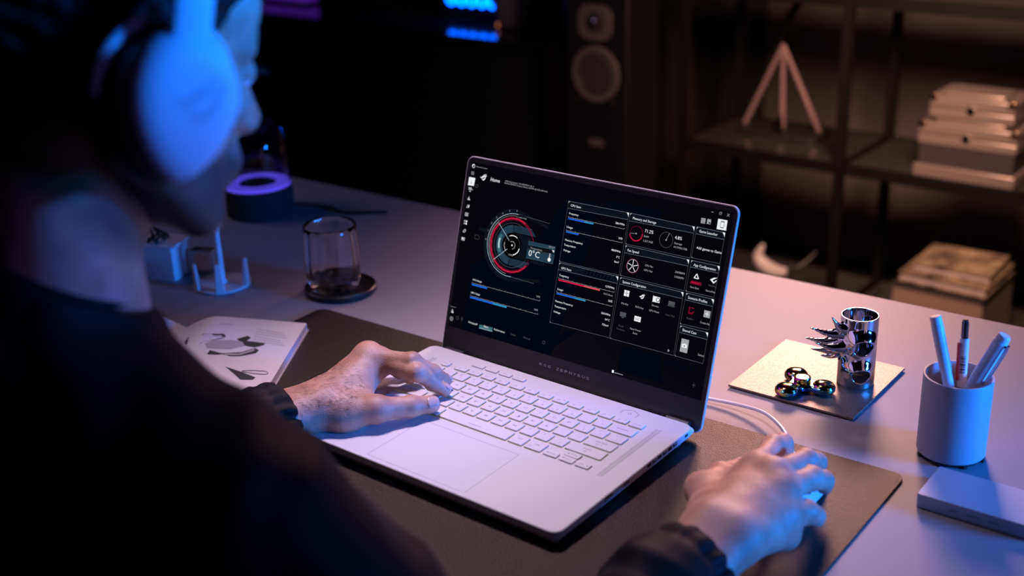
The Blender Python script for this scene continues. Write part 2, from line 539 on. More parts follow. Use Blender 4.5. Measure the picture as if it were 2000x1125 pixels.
# fidget spinner
m_film = bpy.data.materials.new('iridescent_metal'); m_film.use_nodes = True
nt = m_film.node_tree; b = nt.nodes['Principled BSDF']
b.inputs['Metallic'].default_value = 1; b.inputs['Roughness'].default_value = 0.1
tcn = nt.nodes.new('ShaderNodeTexCoord'); sx = nt.nodes.new('ShaderNodeTexNoise'); sx.inputs['Scale'].default_value = 75; sx.inputs['Detail'].default_value = 1
rp = nt.nodes.new('ShaderNodeValToRGB'); rp.color_ramp.elements[0].position = 0.38; rp.color_ramp.elements[1].position = 0.63
rp.color_ramp.elements[0].color = (0.45, 0.04, 0.40, 1); rp.color_ramp.elements[1].color = (0.06, 0.16, 0.60, 1)
for p_, c_ in ((0.44, (0.80, 0.50, 0.10, 1)), (0.50, (0.55, 0.60, 0.20, 1)), (0.56, (0.10, 0.42, 0.38, 1))):
    e = rp.color_ramp.elements.new(p_); e.color = c_
nt.links.new(tcn.outputs['Object'], sx.inputs['Vector']); nt.links.new(sx.outputs['Fac'], rp.inputs['Fac']); nt.links.new(rp.outputs['Color'], b.inputs['Base Color'])
SP = on_z(1567, 744, 14.0); SP[2] = 4.0
lobes = [on_z(x, y, 13.0)[:2] - SP[:2] for x, y in ((1559.5, 728), (1537, 757), (1605.6, 755))]
ang = [math.atan2(l[1], l[0]) for l in lobes]
a0 = ang[1]
spn = empty('fidget_spinner', SP, 'iridescent three lobed metal fidget spinner on the metal plate', 'spinner')
LR = 23.5
def spin_fn(p):
    q = p - np.array([0, 0, 6.2], np.float32)
    d2 = np.linalg.norm(q[..., :2], axis=-1) - 13.0
    for k in range(3):
        t = a0 + k * 2 * math.pi / 3
        c = np.array([LR * math.cos(t), LR * math.sin(t)], np.float32)
        d2 = smin(d2, np.linalg.norm(q[..., :2] - c, axis=-1) - 13.0, 12.0)
    return smax(d2, np.abs(q[..., 2]) - 3.4, 2.4)
obj('body', sdf_mesh('body', spin_fn, (-42, -42, 0), (42, 42, 14), 0.8, m_film, 24), spn)
for k in range(3):
    t = a0 + k * 2 * math.pi / 3
    MB().lathe([(12.2, 8.2), (12.0, 9.4), (10.8, 11.2), (8.0, 12.6), (4.2, 13.3), (0, 13.6)], seg=36).build('domed_weight', m_film, spn, loc=(LR * math.cos(t), LR * math.sin(t), 0))
    MB().lathe([(0, 0), (5, 0), (8, 1.2), (9.8, 4)], seg=32).build('lower_weight', m_film, spn, loc=(LR * math.cos(t), LR * math.sin(t), 0))
MB().lathe([(9.4, 8.5), (9.4, 14.5), (8.9, 15.6), (7.8, 15.8), (6.8, 15.1), (3.2, 14.9), (0, 14.9)], seg=36).build('centre_cap', m_film, spn)
MB().lathe([(0, 0.6), (8.4, 0.6), (8.8, 4)], seg=36).build('lower_cap', m_film, spn)

# coaster and tumbler
m_coaster = mat('coaster_black', (0.015, 0.014, 0.015), 0.35)
m_brass = mat('brass_rim', (0.55, 0.36, 0.20), 0.25, 1.0)
CO = (-441, 168, 0)
coas = empty('coaster', CO, 'round black coaster with a brass inlay ring under the tumbler', 'coaster')
MB().lathe([(0, 0), (46.5, 0), (49, 1.6), (49.4, 4.2), (49, 8.2), (48, 9), (44.6, 9), (44.4, 7.4), (0, 7.2)], seg=72).build('disc', m_coaster, coas)
MB().lathe([(44.5, 8.6), (44.5, 9.25), (46.4, 9.25), (46.4, 8.6)], seg=72, close=True).build('inlay_ring', m_brass, coas)
m_glass = mat('clear_glass', (1, 1, 1), 0.0, trans=1.0, ior=1.40)
GL = on_z(654, 558, 7.2)
prof_o = [(0, 0), (29, 0), (32.5, 1.0), (34.2, 4), (36.4, 14), (37.8, 28), (38.0, 42), (37.3, 62), (36.0, 80), (35.4, 88.0)]
prof_i = [(34.6, 88.8), (33.8, 88.0), (34.4, 80), (35.8, 62), (36.4, 42), (35.9, 28), (33.5, 18), (28, 13.5), (0, 12.2)]
mb = MB(); rs = []
for k, (r, z) in enumerate(prof_o + prof_i):
    fl = 0.030 if (k >= len(prof_o) and 14 < z < 84) else (0.014 if 6 < z < 78 else 0.0)
    rs.append([(r * (1 + fl * math.cos(12 * t)) * math.cos(t), r * (1 + fl * math.cos(12 * t)) * math.sin(t), z) for t in [2 * math.pi * i / 100 for i in range(100)]])
o = mb.rings(rs, False, False).build('tumbler', m_glass, loc=(GL[0], GL[1], 7.25), smooth=60)
props(o, 'clear glass tumbler with a thick base standing on the black coaster', 'glass')

# smart speaker with a glass dome
m_fabric = mat('speaker_fabric', (0.016, 0.016, 0.022), 0.85, bump=0.5, bscale=900)
m_ring = mat('violet_light_ring', (0.2, 0.1, 0.9), 0.4, emit=(0.16, 0.10, 1.0), estr=0.9)
m_tint = mat('smoked_glass', (0.45, 0.45, 0.55), 0.0, trans=1.0, ior=1.35)
HS = (-799, 337, 0)
hs = empty('dome_speaker', HS, 'dark cylindrical speaker with glass dome and violet light ring behind the chin', 'speaker')
MB().lathe([(0, 0), (50, 0), (54.5, 4), (55.5, 12), (55.5, 38), (54.5, 45), (52, 48), (0, 48)], seg=64).build('base', m_fabric, hs)
MB().lathe([(52, 48.0), (51.2, 53), (34, 54.5), (32, 51), (32, 48)], seg=64, close=True).build('light_ring', m_ring, hs)
MB().lathe([(30, 48), (29, 52), (24, 53.5), (0, 53.5)], seg=48).build('centre_cone', m_coaster, hs)
dome = [(53.5, 48.2), (53.2, 100), (51.5, 122), (47, 138), (39, 147), (28, 150), (0, 150.5)]
MB().lathe(dome + [(r - 2.2 if r > 3 else 0, z - (2.2 if z > 60 else 0)) for r, z in reversed(dome)], seg=64).build('glass_dome', m_tint, hs, smooth=60)
MB().lathe([(26, 146.5), (26, 148), (0, 148)], seg=48).build('dome_cap', m_coaster, hs)
cb = catmull([(30, 46, 8), (75, 75, 3), (125, 70, 3), (180, 110, 3)], 6)
MB().tube(cb, 2.4, 8).build('power_cord', m_rubber, hs)

# white round stand with prongs and a rod
m_stand = mat('stand_white', (0.72, 0.70, 0.72), 0.4)
m_acryl = mat('acrylic', (0.95, 0.95, 1.0), 0.05, trans=0.85, ior=1.3)
SD = (-597, 91, 0)
sd = empty('prong_stand', SD, 'small white round stand with upright prongs and a rod, right of the white box', 'stand')
MB().lathe([(0, 0), (38, 0), (40, 1), (40, 3), (39, 4), (0, 4.2)], seg=56).build('disc', m_stand, sd)
for (px, py, hh) in ((388, 566, 40), (430, 577, 44), (479, 556, 42)):
    q = on_z(px, py, 2)[:2] - np.array(SD[:2]); n = np.linalg.norm(q); u = q / n; w_ = np.array([-u[1], u[0]])
    P = u * 36
    lv = []
    for z, hw, t0, t1 in ((0, 6.5, -4, 4), (hh * 0.5, 5, -2, 4), (hh - 3, 4, 0, 4), (hh, 3.4, 0.5, 3.5)):
        lv.append([(P[0] + u[0] * a_ + w_[0] * b_, P[1] + u[1] * a_ + w_[1] * b_, z) for a_, b_ in ((t0, -hw), (t1, -hw), (t1, hw), (t0, hw))])
    MB().rings(lv).build('prong', m_stand, sd, bevel=0.8)
MB().lathe([(7, 4), (5, 9), (4.2, 60), (3.6, 128), (3, 130), (0, 130)], seg=24).build('rod', m_stand, sd)

# white box with an open flap, and a clear arch beside it
BX = (-694, 70, 0)
bx = empty('white_box', BX, 'small white box with dark leafy bits on top beside the round stand', 'box', (0, 0, math.radians(24)))
MB().box(-26, 26, -24, 24, 0, 52).build('body', m_stand, bx, bevel=1)
MB().box(-30, 34, -28, 26, 52, 55).build('lid', m_stand, bx, bevel=0.8)
rn = random.Random(3)
for i in range(9):
    x, y = rn.uniform(-22, 10), rn.uniform(-18, 18); t = rn.uniform(0, 6.28)
    path = [(x, y, 55), (x + 6 * math.cos(t), y + 6 * math.sin(t), 62), (x + 16 * math.cos(t), y + 16 * math.sin(t), 64 + rn.uniform(0, 6))]
    MB().tube(catmull(path, 4), [2.6 * (1 - k / 9.5) + 0.3 for k in range(9)], 6).build('twig', m_rubber, bx)
ar = empty('acrylic_arch', (-655, 108, 0), 'clear acrylic arch standing between the white box and the round stand', 'stand', (0, 0, math.radians(24)))
arch = [(-20, 0), (20, 0), (16, 36), (-16, 36)]
inn = [(-15, 0), (15, 0), (11, 31), (-11, 31)]
mb = MB()
mb.rings([[(x, y, z) for (x, z) in (arch[0], inn[0], inn[3], inn[2], inn[1], arch[1], arch[2], arch[3])] for y in (-9, 9)], True, True)
mb.build('arch_body', m_acryl, ar, smooth=0)

# open book
m_page = mat('book_paper', (0.80, 0.74, 0.76), 0.6)
m_pedge = mat('book_edge', (0.62, 0.52, 0.48), 0.7, noise=0.2, nscale=900)
m_ink = mat('ink_dark', (0.035, 0.033, 0.036), 0.6)
m_inkg = mat('ink_grey', (0.45, 0.40, 0.42), 0.6)
m_inkl = mat('ink_light', (0.62, 0.56, 0.58), 0.6)
U2 = np.array([0.838, 0.546]); V2 = np.array([0.546, -0.838])
BK = np.array([-506.0, -42.0])
book = empty('open_book', (BK[0], BK[1], 2.55), 'open book with drawings of gadgets on its page left of the mat', 'book', (0, 0, math.atan2(U2[1], U2[0])))
PW, PH = 157.0, 205.0
def prof(u):
    s = min(max(u / PW, 0), 1)
    return 3.0 + 16.5 * math.sin(min(s / 0.30, 1) * math.pi / 2) - 9.5 * max(0, (s - 0.22) / 0.78) ** 1.1
def page_block(sg):
    n = 22; rs = []
    for i in range(n + 1):
        u = PW * (1 - math.cos(math.pi / 2 * i / n)) if i < n * 0 else PW * (i / n) ** 1.4
        rs.append([(sg * u, 0, 0.8), (sg * u, -PH, 0.8), (sg * u, -PH, prof(u)), (sg * u, 0, prof(u))])
    if sg < 0: rs = [r[::-1] for r in rs]
    return MB().rings(rs)
page_block(1).build('right_pages', m_page, book, smooth=25)
page_block(-1).build('left_pages', m_page, book, smooth=25)
MB().box(-PW - 2, PW + 2, -PH - 2, 2, 0, 0.8).build('cover', m_inkg, book)
def bk(px, py):
    z = 12.0
    for _ in range(6):
        P = on_z(px, py, z)[:2] - BK
        u = float(P @ U2); v_ = float(P @ V2)
        z = prof(abs(u)) + 2.55
    return u, -v_
def ink(polys, name, m, lift=0.15):
    mb = MB()
    for poly in polys:
        uv = [bk(*p) for p in poly]
        mb.add([(u, v, prof(abs(u)) + lift) for u, v in uv], [tuple(range(len(uv)))])
    return mb.build(name, m, book, smooth=0)
ink([[(360, 668), (368, 659), (398, 652), (438, 652), (441, 658), (432, 662), (397, 668), (390, 672), (362, 674)],
     [(404, 692), (410, 684), (432, 690), (470, 688), (498, 680), (506, 684), (500, 690), (470, 696), (448, 696), (436, 692), (420, 693)],
     [(462, 662), (484, 656), (490, 660), (482, 666), (500, 668), (518, 668), (516, 674), (498, 679), (480, 676), (470, 668)],
     [(440, 716), (470, 726), (499, 737), (494, 742), (470, 742)]], 'gadget_drawing', m_ink)
ink([[(400, 672), (416, 665), (452, 664), (474, 668), (478, 676), (450, 682), (420, 681), (404, 680)],
     [(438, 690), (466, 691), (496, 682), (497, 685), (468, 694), (440, 694)]], 'gadget_shell_drawing', m_inkg, 0.25)
ink([[(366, 663), (398, 657), (432, 655), (434, 657), (400, 661), (368, 667)]], 'gadget_glare_drawing', m_inkl, 0.3)
lines = []
for i in range(6):
    x0, y0 = 503 - i * 2.2, 642 + i * 4.6
    lines.append([(x0, y0), (x0 + 52 + (i % 3) * 6, y0 + 9), (x0 + 51 + (i % 3) * 6, y0 + 11), (x0 - 0.8, y0 + 2)])
lines += [[(366, 641), (394, 633), (394, 635), (365, 643)], [(430, 631), (454, 633), (453, 635), (429, 633)]]
for i in range(4):
    lines.append([(286 + i * 4, 620 + i * 7), (312 + i * 4, 630 + i * 7), (311 + i * 4, 632 + i * 7), (285 + i * 4, 622 + i * 7)])
ink(lines, 'text_lines', m_inkl, 0.2)['kind'] = 'stuff'
lp = []
pts = [(472, 724), (496, 723), (520, 725), (524, 729), (518, 731), (496, 729), (474, 726)]
for i in range(len(pts)):
    p, q = pts[i], pts[(i + 1) % len(pts)]
    lp.append([p, q, (q[0], q[1] + 1.4), (p[0], p[1] + 1.4)])
ink(lp, 'loop_drawing', m_ink, 0.2)

# ------------------------------------------------------------------ the laptop
m_deck = mat('laptop_white', (0.74, 0.71, 0.76), 0.38, bump=0.03, bscale=3000)
m_key = mat('key_white', (0.76, 0.72, 0.78), 0.45)
m_legend = mat('key_legend', (0.23, 0.21, 0.25), 0.6)
m_hole = mat('hole_black', (0.010, 0.010, 0.012), 0.6)
m_bezel = mat('bezel_black', (0.020, 0.018, 0.022), 0.45)
m_glowk = mat('key_backlight', (0.3, 0.3, 0.1), 0.5, emit=(0.55, 0.75, 0.12), estr=0.14)
m_silver = mat('hinge_silver', (0.55, 0.55, 0.58), 0.3, 1.0)
TAU = math.radians(1.0)
LX = -2.727
lap = empty('laptop', (0, -0.026, 23.437), 'open white laptop with a dark dashboard on its screen', 'laptop', (TAU, 0, 0))
MP = np.array([[1, 0, 0], [0, math.cos(TAU), -math.sin(TAU)], [0, math.sin(TAU), math.cos(TAU)]])

# base: outline levels from the deck down
def bout(i, back):
    w, y0, y1, r = 355 - 2 * i, -168.3 + i, back, 11 - min(i, 6)
    return rrect(w, y1 - y0, max(r, 2), 6, LX, (y0 + y1) / 2)
base = MB().loft([(bout(9, 72), -17.0), (bout(7, 73), -16.0), (bout(1.2, 74), -8.2), (bout(0, 74), -6.8), (bout(0, 67), -0.8), (bout(0.7, 66.5), 0.0)])
base.build('base', m_deck, lap, smooth=28)
for x, y in ((-150, -150), (150, -150), (0, -150), (-150, 55), (150, 55)):
    zb = (2.5 - 23.437 - math.sin(TAU) * y) / math.cos(TAU)
    MB().box(x - 14, x + 14, y - 4, y + 4, zb, -15.5).build('foot', m_rubber, lap)

# touchpad: a fine groove and the pad itself
tpw, tpd, tpx, tpy = 127, 84.5, LX + 1.5, -120.3
gr = MB()
o_, i_ = rrect(tpw, tpd, 2.5, 4, tpx, tpy), rrect(tpw - 0.9, tpd - 0.9, 2.1, 4, tpx, tpy)
gr.rings([[(x, y, 0.03) for x, y in o_], [(x, y, 0.03) for x, y in i_]], False, False)
tp = MB().prism(rrect(tpw - 0.9, tpd - 0.9, 2.1, 4, tpx, tpy), -0.5, 0.025).build('touchpad', m_deck, lap, smooth=0)
gr.build('groove', mat('groove_grey', (0.30, 0.28, 0.33), 0.6), tp, smooth=0)

# keys
P_ = 19.05
XL, XR = -137.5, 136.2
kx = lambda u: (u - 7.5) * P_
keys = []      # label, shifted label, x0, x1, y0, y1
GAP = 2.9
def krow(y, dep, items):
    for lab, sh, a, b in items:
        keys.append((lab, sh, max(a, XL) + GAP / 2, min(b, XR) - GAP / 2, y - dep / 2, y + dep / 2))
def unit(chars, start, shifted=None):
    return [(c, shifted[i] if shifted else '', kx(start + i - 0.5), kx(start + i + 0.5)) for i, c in enumerate(chars)]
RP = 18.18
krow(RP, 15.2, [('`', '~', XL, kx(1))] + unit('1234567890-=', 1.5, '!@#$%^&*()_+') + [('<-', '', kx(13), XR)])
krow(0, 15.2, [('TAB', '', XL, kx(1.5))] + unit('QWERTYUIOP', 2) + [('[', '{', kx(11.5), kx(12.5)), (']', '}', kx(12.5), kx(13.5)), ('\\', '|', kx(13.5), XR)])
krow(-RP, 15.2, [('CAPS LOCK', '', XL, kx(1.75))] + unit('ASDFGHJKL', 2.25) + [(';', ':', kx(10.75), kx(11.75)), ("'", '"', kx(11.75), kx(12.75)), ('ENTER', '', kx(12.75), XR)])
krow(-2 * RP, 15.2, [('SHIFT', '', XL, kx(2.25))] + unit('ZXCVBNM', 2.75) + [(',', '<', kx(9.25), kx(10.25)), ('.', '>', kx(10.25), kx(11.25)), ('/', '?', kx(11.25), kx(12.25)), ('SHIFT', '', kx(12.25), XR)])
krow(-56.2, 16.8, [('CTRL', '', XL, -115), ('FN', '', -115, -96), ('WIN', '', -96, -77), ('ALT', '', -77, -57.5), (' ', '', -57.5, 34.8), ('ALT', '', 34.8, 55.2), ('CTRL', '', 55.2, 78)])
krow(-60.4, 8.9, [('<', 'HOME', 79, 98), ('v', 'PGDN', 98, 117.6), ('>', 'END', 117.6, 136.2)])
krow(-50.6, 8.9, [('^', 'PGUP', 98, 117.6)])
krow(34.4, 9.6, [('ESC', '', -142, -124.5)] + [('F%d' % (i + 1), '', x - 9.6, x + 9.6) for i, x in enumerate((-108, -88.7, -69.3, -50, -28.5, -9.3, 10.3, 29.8, 49.8, 69.3, 88.5, 107.4))] + [('DELETE', '', 116.8, 136.2)])
krow(50.7, 7.6, [(c, '', x - 9.6, x + 9.6) for c, x in (('-', -96.4), ('+', -77), ('M', -57.7), ('R', -38.3))])
glow = MB()
kmesh = {}
for lab, sh, x0, x1, y0, y1 in keys:
    w, d = x1 - x0, y1 - y0
    cx, cy = (x0 + x1) / 2, (y0 + y1) / 2
    kk = (round(w, 1), round(d, 1))
    ht = 1.5 if d < 8.5 or d == 9.6 else 1.75
    if kk not in kmesh:
        kmesh[kk] = MB().loft([(rrect(w, d, 1.3, 3), 0.25), (rrect(w, d, 1.3, 3), ht - 0.35), (rrect(w - 0.5, d - 0.5, 1.2, 3), ht), ]).mesh('key', m_key, 50)
    k = obj('key', kmesh[kk], lap, loc=(cx, cy, 0))
    if d > 9:
        o_, i_ = rrect(w + 0.9, d + 0.9, 1.6, 3, cx, cy), rrect(w - 0.8, d - 0.8, 1.0, 3, cx, cy)
        glow.rings([[(x, y, 0.06) for x, y in o_], [(x, y, 0.06) for x, y in i_]], False, False)
    g_ = MB(); z = ht + 0.03
    if lab == '<-':
        g_.box(-7, 6, -0.3, 0.3, z - 0.02, z); g_.add([(-8, 0, z), (-6, -1.1, z), (-6, 1.1, z)], [(0, 1, 2)])
    elif lab == ' ':
        g_.box(-9, 9, -2.9, -2.3, z - 0.02, z)
    elif lab == 'ENTER':
        put_text(g_, 'ENTER', 0, 0.8, 2.3, 13.0, 'c', z)
        g_.box(-3, 3.2, -3.2, -2.8, z - 0.02, z); g_.add([(-4.4, -3, z), (-2.6, -3.9, z), (-2.6, -2.1, z)], [(0, 1, 2)]); g_.box(2.8, 3.2, -3.2, -1.6, z - 0.02, z)
    elif lab == 'SHIFT':
        put_text(g_, 'SHIFT', 0, 1.0, 2.2, 10, 'c', z)
        g_.rings([[(1.6 * math.cos(t), -2.6 + 1.4 * math.sin(t), z) for t in [i * math.pi / 3 for i in range(6)]], [(1.15 * math.cos(t), -2.6 + 1.0 * math.sin(t), z) for t in [i * math.pi / 3 for i in range(6)]]], False, False)
    elif sh in ('HOME', 'PGDN', 'END', 'PGUP'):
        ax = -w * 0.3 if sh != 'END' else w * 0.3
        s = 1.2
        tri = {'<': [(-s, 0), (s, -s), (s, s)], '>': [(s, 0), (-s, s), (-s, -s)], '^': [(0, s), (-s, -s), (s, -s)], 'v': [(0, -s), (s, s), (-s, s)]}[lab]
        g_.add([(ax + a, b, z) for a, b in tri], [(0, 1, 2)])
        put_text(g_, sh, 0.8 if sh != 'END' else -2.5, -0.9, 1.8, 7.5 if sh != 'END' else 5, 'c', z)
    elif len(lab) == 1 and sh:
        put_text(g_, lab, 1.4, -4.0, 3.0, None, 'c', z)
        put_text(g_, sh, -1.8, 1.9, 2.5, None, 'c', z)
    elif d < 11 and len(lab) == 1:
        put_text(g_, lab, -1.5, -1.0, 2.0, None, 'c', z); g_.box(1.2, 3.6, -1.3, -1.0, z - 0.02, z)
    elif lab[0] == 'F' and len(lab) > 1 and lab[1].isdigit():
        put_text(g_, lab, 4.4, 0.9, 1.6, None, 'c', z)
        g_.rings([[(-2 + 1.7 * math.cos(t), -0.2 + 1.3 * math.sin(t), z) for t in [i * math.pi / 3 for i in range(6)]], [(-2 + 1.3 * math.cos(t), -0.2 + 0.95 * math.sin(t), z) for t in [i * math.pi / 3 for i in range(6)]]], False, False)
    elif len(lab) == 1:
        put_text(g_, lab, 0, -1.7, 3.2, None if lab in 'I' else 3.8, 'c', z)
    else:
        put_text(g_, lab, 0, 0.4 if d > 10 else -0.9, 2.0 if d > 10 else 1.7, min(w * 0.62, len(lab) * 2.0), 'c', z)
        if lab == 'CTRL' and cx > 0: g_.rings([[(a, b, z) for a, b in rrect(3, 2.6, .4, 1, -5, -3.6)], [(a, b, z) for a, b in rrect(2.4, 2.0, .3, 1, -5, -3.6)]], False, False)
    if g_.f:
        g_.build('legend', m_legend, k, smooth=0)
glow.build('key_backlight', m_glowk, lap, smooth=0)

# speaker grilles either side of the keyboard, power button, ports
def grille(x, y0, y1, flip):
    mb = MB(); n = int((y1 - y0) / 2.05)
    for i in range(n):
        y = y0 + (y1 - y0) * i / n
        for c_ in range(2):
            X = x + (c_ - 0.5) * 3.6; Y = y + (0.9 if c_ else 0)
            s = 1.0 * flip
            mb.add([(X - 1.5, Y - 0.35 - s * 0.7, 0.03), (X + 1.5, Y - 0.35 + s * 0.7, 0.03), (X + 1.5, Y + 0.35 + s * 0.7, 0.03), (X - 1.5, Y + 0.35 - s * 0.7, 0.03)], [(0, 1, 2, 3)])
    return mb
grille(149.5, -66, 41, 1).build('speaker_grille', m_legend, lap, smooth=0)
grille(-153.5, -66, 41, -1).build('speaker_grille', m_legend, lap, smooth=0)
pb = MB(); px_, py_ = 106, 52.4
hexo = [(-9.5, -4.5), (-9.5, 3.2), (0, 8.0), (9.5, 3.2), (9.5, -4.5)]
for (ax, ay), (bx_, by) in zip(hexo[:-1], hexo[1:]):
    d = np.array([bx_ - ax, by - ay]); n = np.array([-d[1], d[0]]) / np.linalg.norm(d) * 0.3
    pb.quad((px_ + ax - n[0], py_ + ay - n[1], .04), (px_ + bx_ - n[0], py_ + by - n[1], .04), (px_ + bx_ + n[0], py_ + by + n[1], .04), (px_ + ax + n[0], py_ + ay + n[1], .04))
arc = [math.radians(t) for t in range(-230, 51, 20)]
pb.rings([[(px_ + 2.0 * math.cos(t), py_ + 2.0 * math.sin(t), .04) for t in arc], [(px_ + 1.55 * math.cos(t), py_ + 1.55 * math.sin(t), .04) for t in arc]], False, False, False)
pb.box(px_ - 0.25, px_ + 0.25, py_ + 0.6, py_ + 2.4, 0.02, 0.04)
pb.build('power_button', m_legend, lap, smooth=0)
RX = LX + 177.5
def port(y0, y1, z0, z1, m=m_hole, name='port'):
    return MB().prism(rrect(y1 - y0, z1 - z0, min(0.9, (z1 - z0) * 0.4), 3), -0.4, 0.12).build(name, m, lap, loc=(RX, (y0 + y1) / 2, (z0 + z1) / 2), rot=(math.pi / 2, 0, math.pi / 2), smooth=0)
pt = port(-94, -81.5, -6.0, -1.6); MB().prism(rrect(10.5, 1.6, .2, 2), 0, 0.2).build('tongue', m_silver, pt, loc=(0, -0.9, 0))
pt = port(-62.5, -53.5, -5.2, -2.2); MB().prism(rrect(6.5, 0.9, .3, 2), 0, 0.25).build('tongue', m_silver, pt)
for i, y in enumerate((-22, -12.5, -3, 6.5, 16, 25.5)):
    s_ = port(y, y + 7.6, -5.6, -1.8, name='vent_slot')
    if i % 2: MB().prism(rrect(4.2, 1.3, .3, 2), 0, 0.22).build('vent_fin', m_deck, s_, loc=(0.6, 0.8, 0))
pt = port(48, 54, -5.2, -2.2)
# hinges
for s in (-1, 1):
    MB().lathe([(0, -14), (4.6, -14), (5, -13.4), (5, 13.4), (4.6, 14), (0, 14)], seg=24).build('hinge', m_bezel, lap, loc=(LX + s * 152, 76.5, -8.5), rot=(0, math.pi / 2, 0))

# lid
LH = 224.6; LB = -12.5; LA = 1.266145
lid_loc = (LX, 82.648, -3.892)
LROT = (LA, 0, 0)
cyl = (LH + LB) / 2
shell = MB().loft([(rrect(347, LH - LB - 8, 7, 8, 0, cyl), -6.2), (rrect(353.5, LH - LB - 1.5, 8.4, 8, 0, cyl), -4.6), (rrect(355, LH - LB, 9, 8, 0, cyl), -3.2), (rrect(355, LH - LB, 9, 8, 0, cyl), -0.5), (rrect(354.2, LH - LB - 0.8, 8.6, 8, 0, cyl), 0.0)])
lid = shell.build('lid', m_deck, lap, loc=lid_loc, rot=LROT, smooth=35)
MB().prism(rrect(352.4, LH - LB - 2.6, 7.8, 8, 0, cyl), -0.3, 0.22).build('bezel', m_bezel, lid, smooth=0)
wc = MB(); wc.prism(rrect(46, 2.0, .9, 3, 0, LH - 3.2), 0.2, 0.26); wc.build('webcam_strip', m_hole, lid, smooth=0)
lg = MB()
for i, c_ in enumerate('ROG ZEPHYRUS'):
    if c_ != ' ':
        put_text(lg, c_, -31.8 + i * 5.83, 8.6, 3.0, 3.6, 'c', 0.26)
lg.build('lettering', mat('lettering_grey', (0.62, 0.62, 0.66), 0.3, 0.7), lid, smooth=0)

# display and its dashboard (flat print on the panel, each group a mesh of the display)
A0 = np.array([LX, 82.648, -3.892]); EX = np.array([1.0, 0, 0]); EY = np.array([0, math.cos(LA), math.sin(LA)])
LAPO = np.array([0, -0.026, 23.437])
A0w = MP @ A0 + LAPO; EYw = MP @ EY; EZw = np.cross(EX, EYw)
def scr(x, y):
    d = ray(x, y)
    p = CAM + d * (EZw @ (A0w - CAM)) / (EZw @ d) - A0w
    return float(p @ EX), float(p @ EYw)
m_panel = mat('display_black', (0.004, 0.004, 0.006), 0.30, emit=(0.0005, 0.0007, 0.0015), estr=1.0, spec=0.12)
disp = MB().box(-171.6, 171.6, 22.2, 217.6, 0.0, 0.30).build('display', m_panel, lap, loc=lid_loc, rot=LROT, smooth=0)
def em(name, c, s=1.0):
    return mat(name, (0.0, 0.0, 0.0), 0.5, emit=c, estr=s, spec=0.0)
UM = [em('ui_white', (0.85, 0.87, 0.90)), em('ui_grey', (0.36, 0.37, 0.39)), em('ui_dim', (0.075, 0.08, 0.09)), em('ui_line', (0.13, 0.15, 0.18)),
      em('ui_blue', (0.015, 0.14, 0.75)), em('ui_cyan', (0.03, 0.32, 0.62)), em('ui_red', (0.75, 0.012, 0.07)), em('ui_pink', (0.85, 0.10, 0.12)),
      em('ui_navy', (0.0007, 0.0017, 0.0065)), em('ui_steel', (0.017, 0.045, 0.078)), em('ui_black', (0.0, 0.0, 0.0)), em('ui_slate', (0.0042, 0.006, 0.0105)), em('ui_crimson', (0.16, 0.004, 0.02)),
      em('ui_teal', (0.05, 0.14, 0.17)), em('ui_icewhite', (0.45, 0.62, 0.70))]
WHITE, GREY, DIM, LINE, BLUE, CYAN, RED, PINK, NAVY, STEEL, BLACK, SLATE, CRIM, TEAL, ICE = range(15)
c3 = lambda x, y: (860 + x / 5.356, 290 + y / 5.356)
c4 = lambda x, y: (860 + x / 5.356, 490 + y / 5.356)
c5 = lambda x, y: (1080 + x / 5.113, 380 + y / 5.113)
c6 = lambda x, y: (1080 + x / 5.113, 560 + y / 5.113)
class UI(MB):
    z = 0.34
    def T(s, body, p, q, h=2.0, c=WHITE):
        s.cur = c
        a, b = scr(*p), scr(*q)
        put_text(s, body, a[0], a[1], h, math.hypot(b[0] - a[0], b[1] - a[1]), 'l', s.z + 0.09, math.atan2(b[1] - a[1], b[0] - a[0]) if abs(b[1] - a[1]) > 2.5 else 0.0)
    def t(s, body, x, y, h=2.0, c=WHITE, align='l', w=None):
        s.cur = c; put_text(s, body, x, y, h, w, align, s.z + 0.09)
    def line(s, a, b, w=0.35, c=LINE, up=0.02):
        s.cur = c
        d = np.array(b) - np.array(a); n = np.array([-d[1], d[0]]) / max(np.linalg.norm(d), 1e-6) * w / 2
        s.quad((a[0] - n[0], a[1] - n[1], s.z + up), (b[0] - n[0], b[1] - n[1], s.z + up), (b[0] + n[0], b[1] + n[1], s.z + up), (a[0] + n[0], a[1] + n[1], s.z + up))
    def poly(s, pts, c=WHITE, up=0.02):
        s.cur = c
        s.add([(x, y, s.z + up) for x, y in pts], [tuple(range(len(pts)))])
    def rect(s, x0, y0, x1, y1, c=WHITE, up=0.02):
        s.poly([(x0, y0), (x1, y0), (x1, y1), (x0, y1)], c, up)
    def arc(s, cx, cy, r0, r1, a0, a1, c=WHITE, up=0.02, n=48):
        s.cur = c
        an = [math.radians(a0 + (a1 - a0) * i / n) for i in range(n + 1)]
        s.rings([[(cx + r1 * math.cos(t), cy + r1 * math.sin(t), s.z + up) for t in an], [(cx + r0 * math.cos(t), cy + r0 * math.sin(t), s.z + up) for t in an]], False, False, False)
    def done(s, name):
        s.build(name, UM, disp, smooth=0)

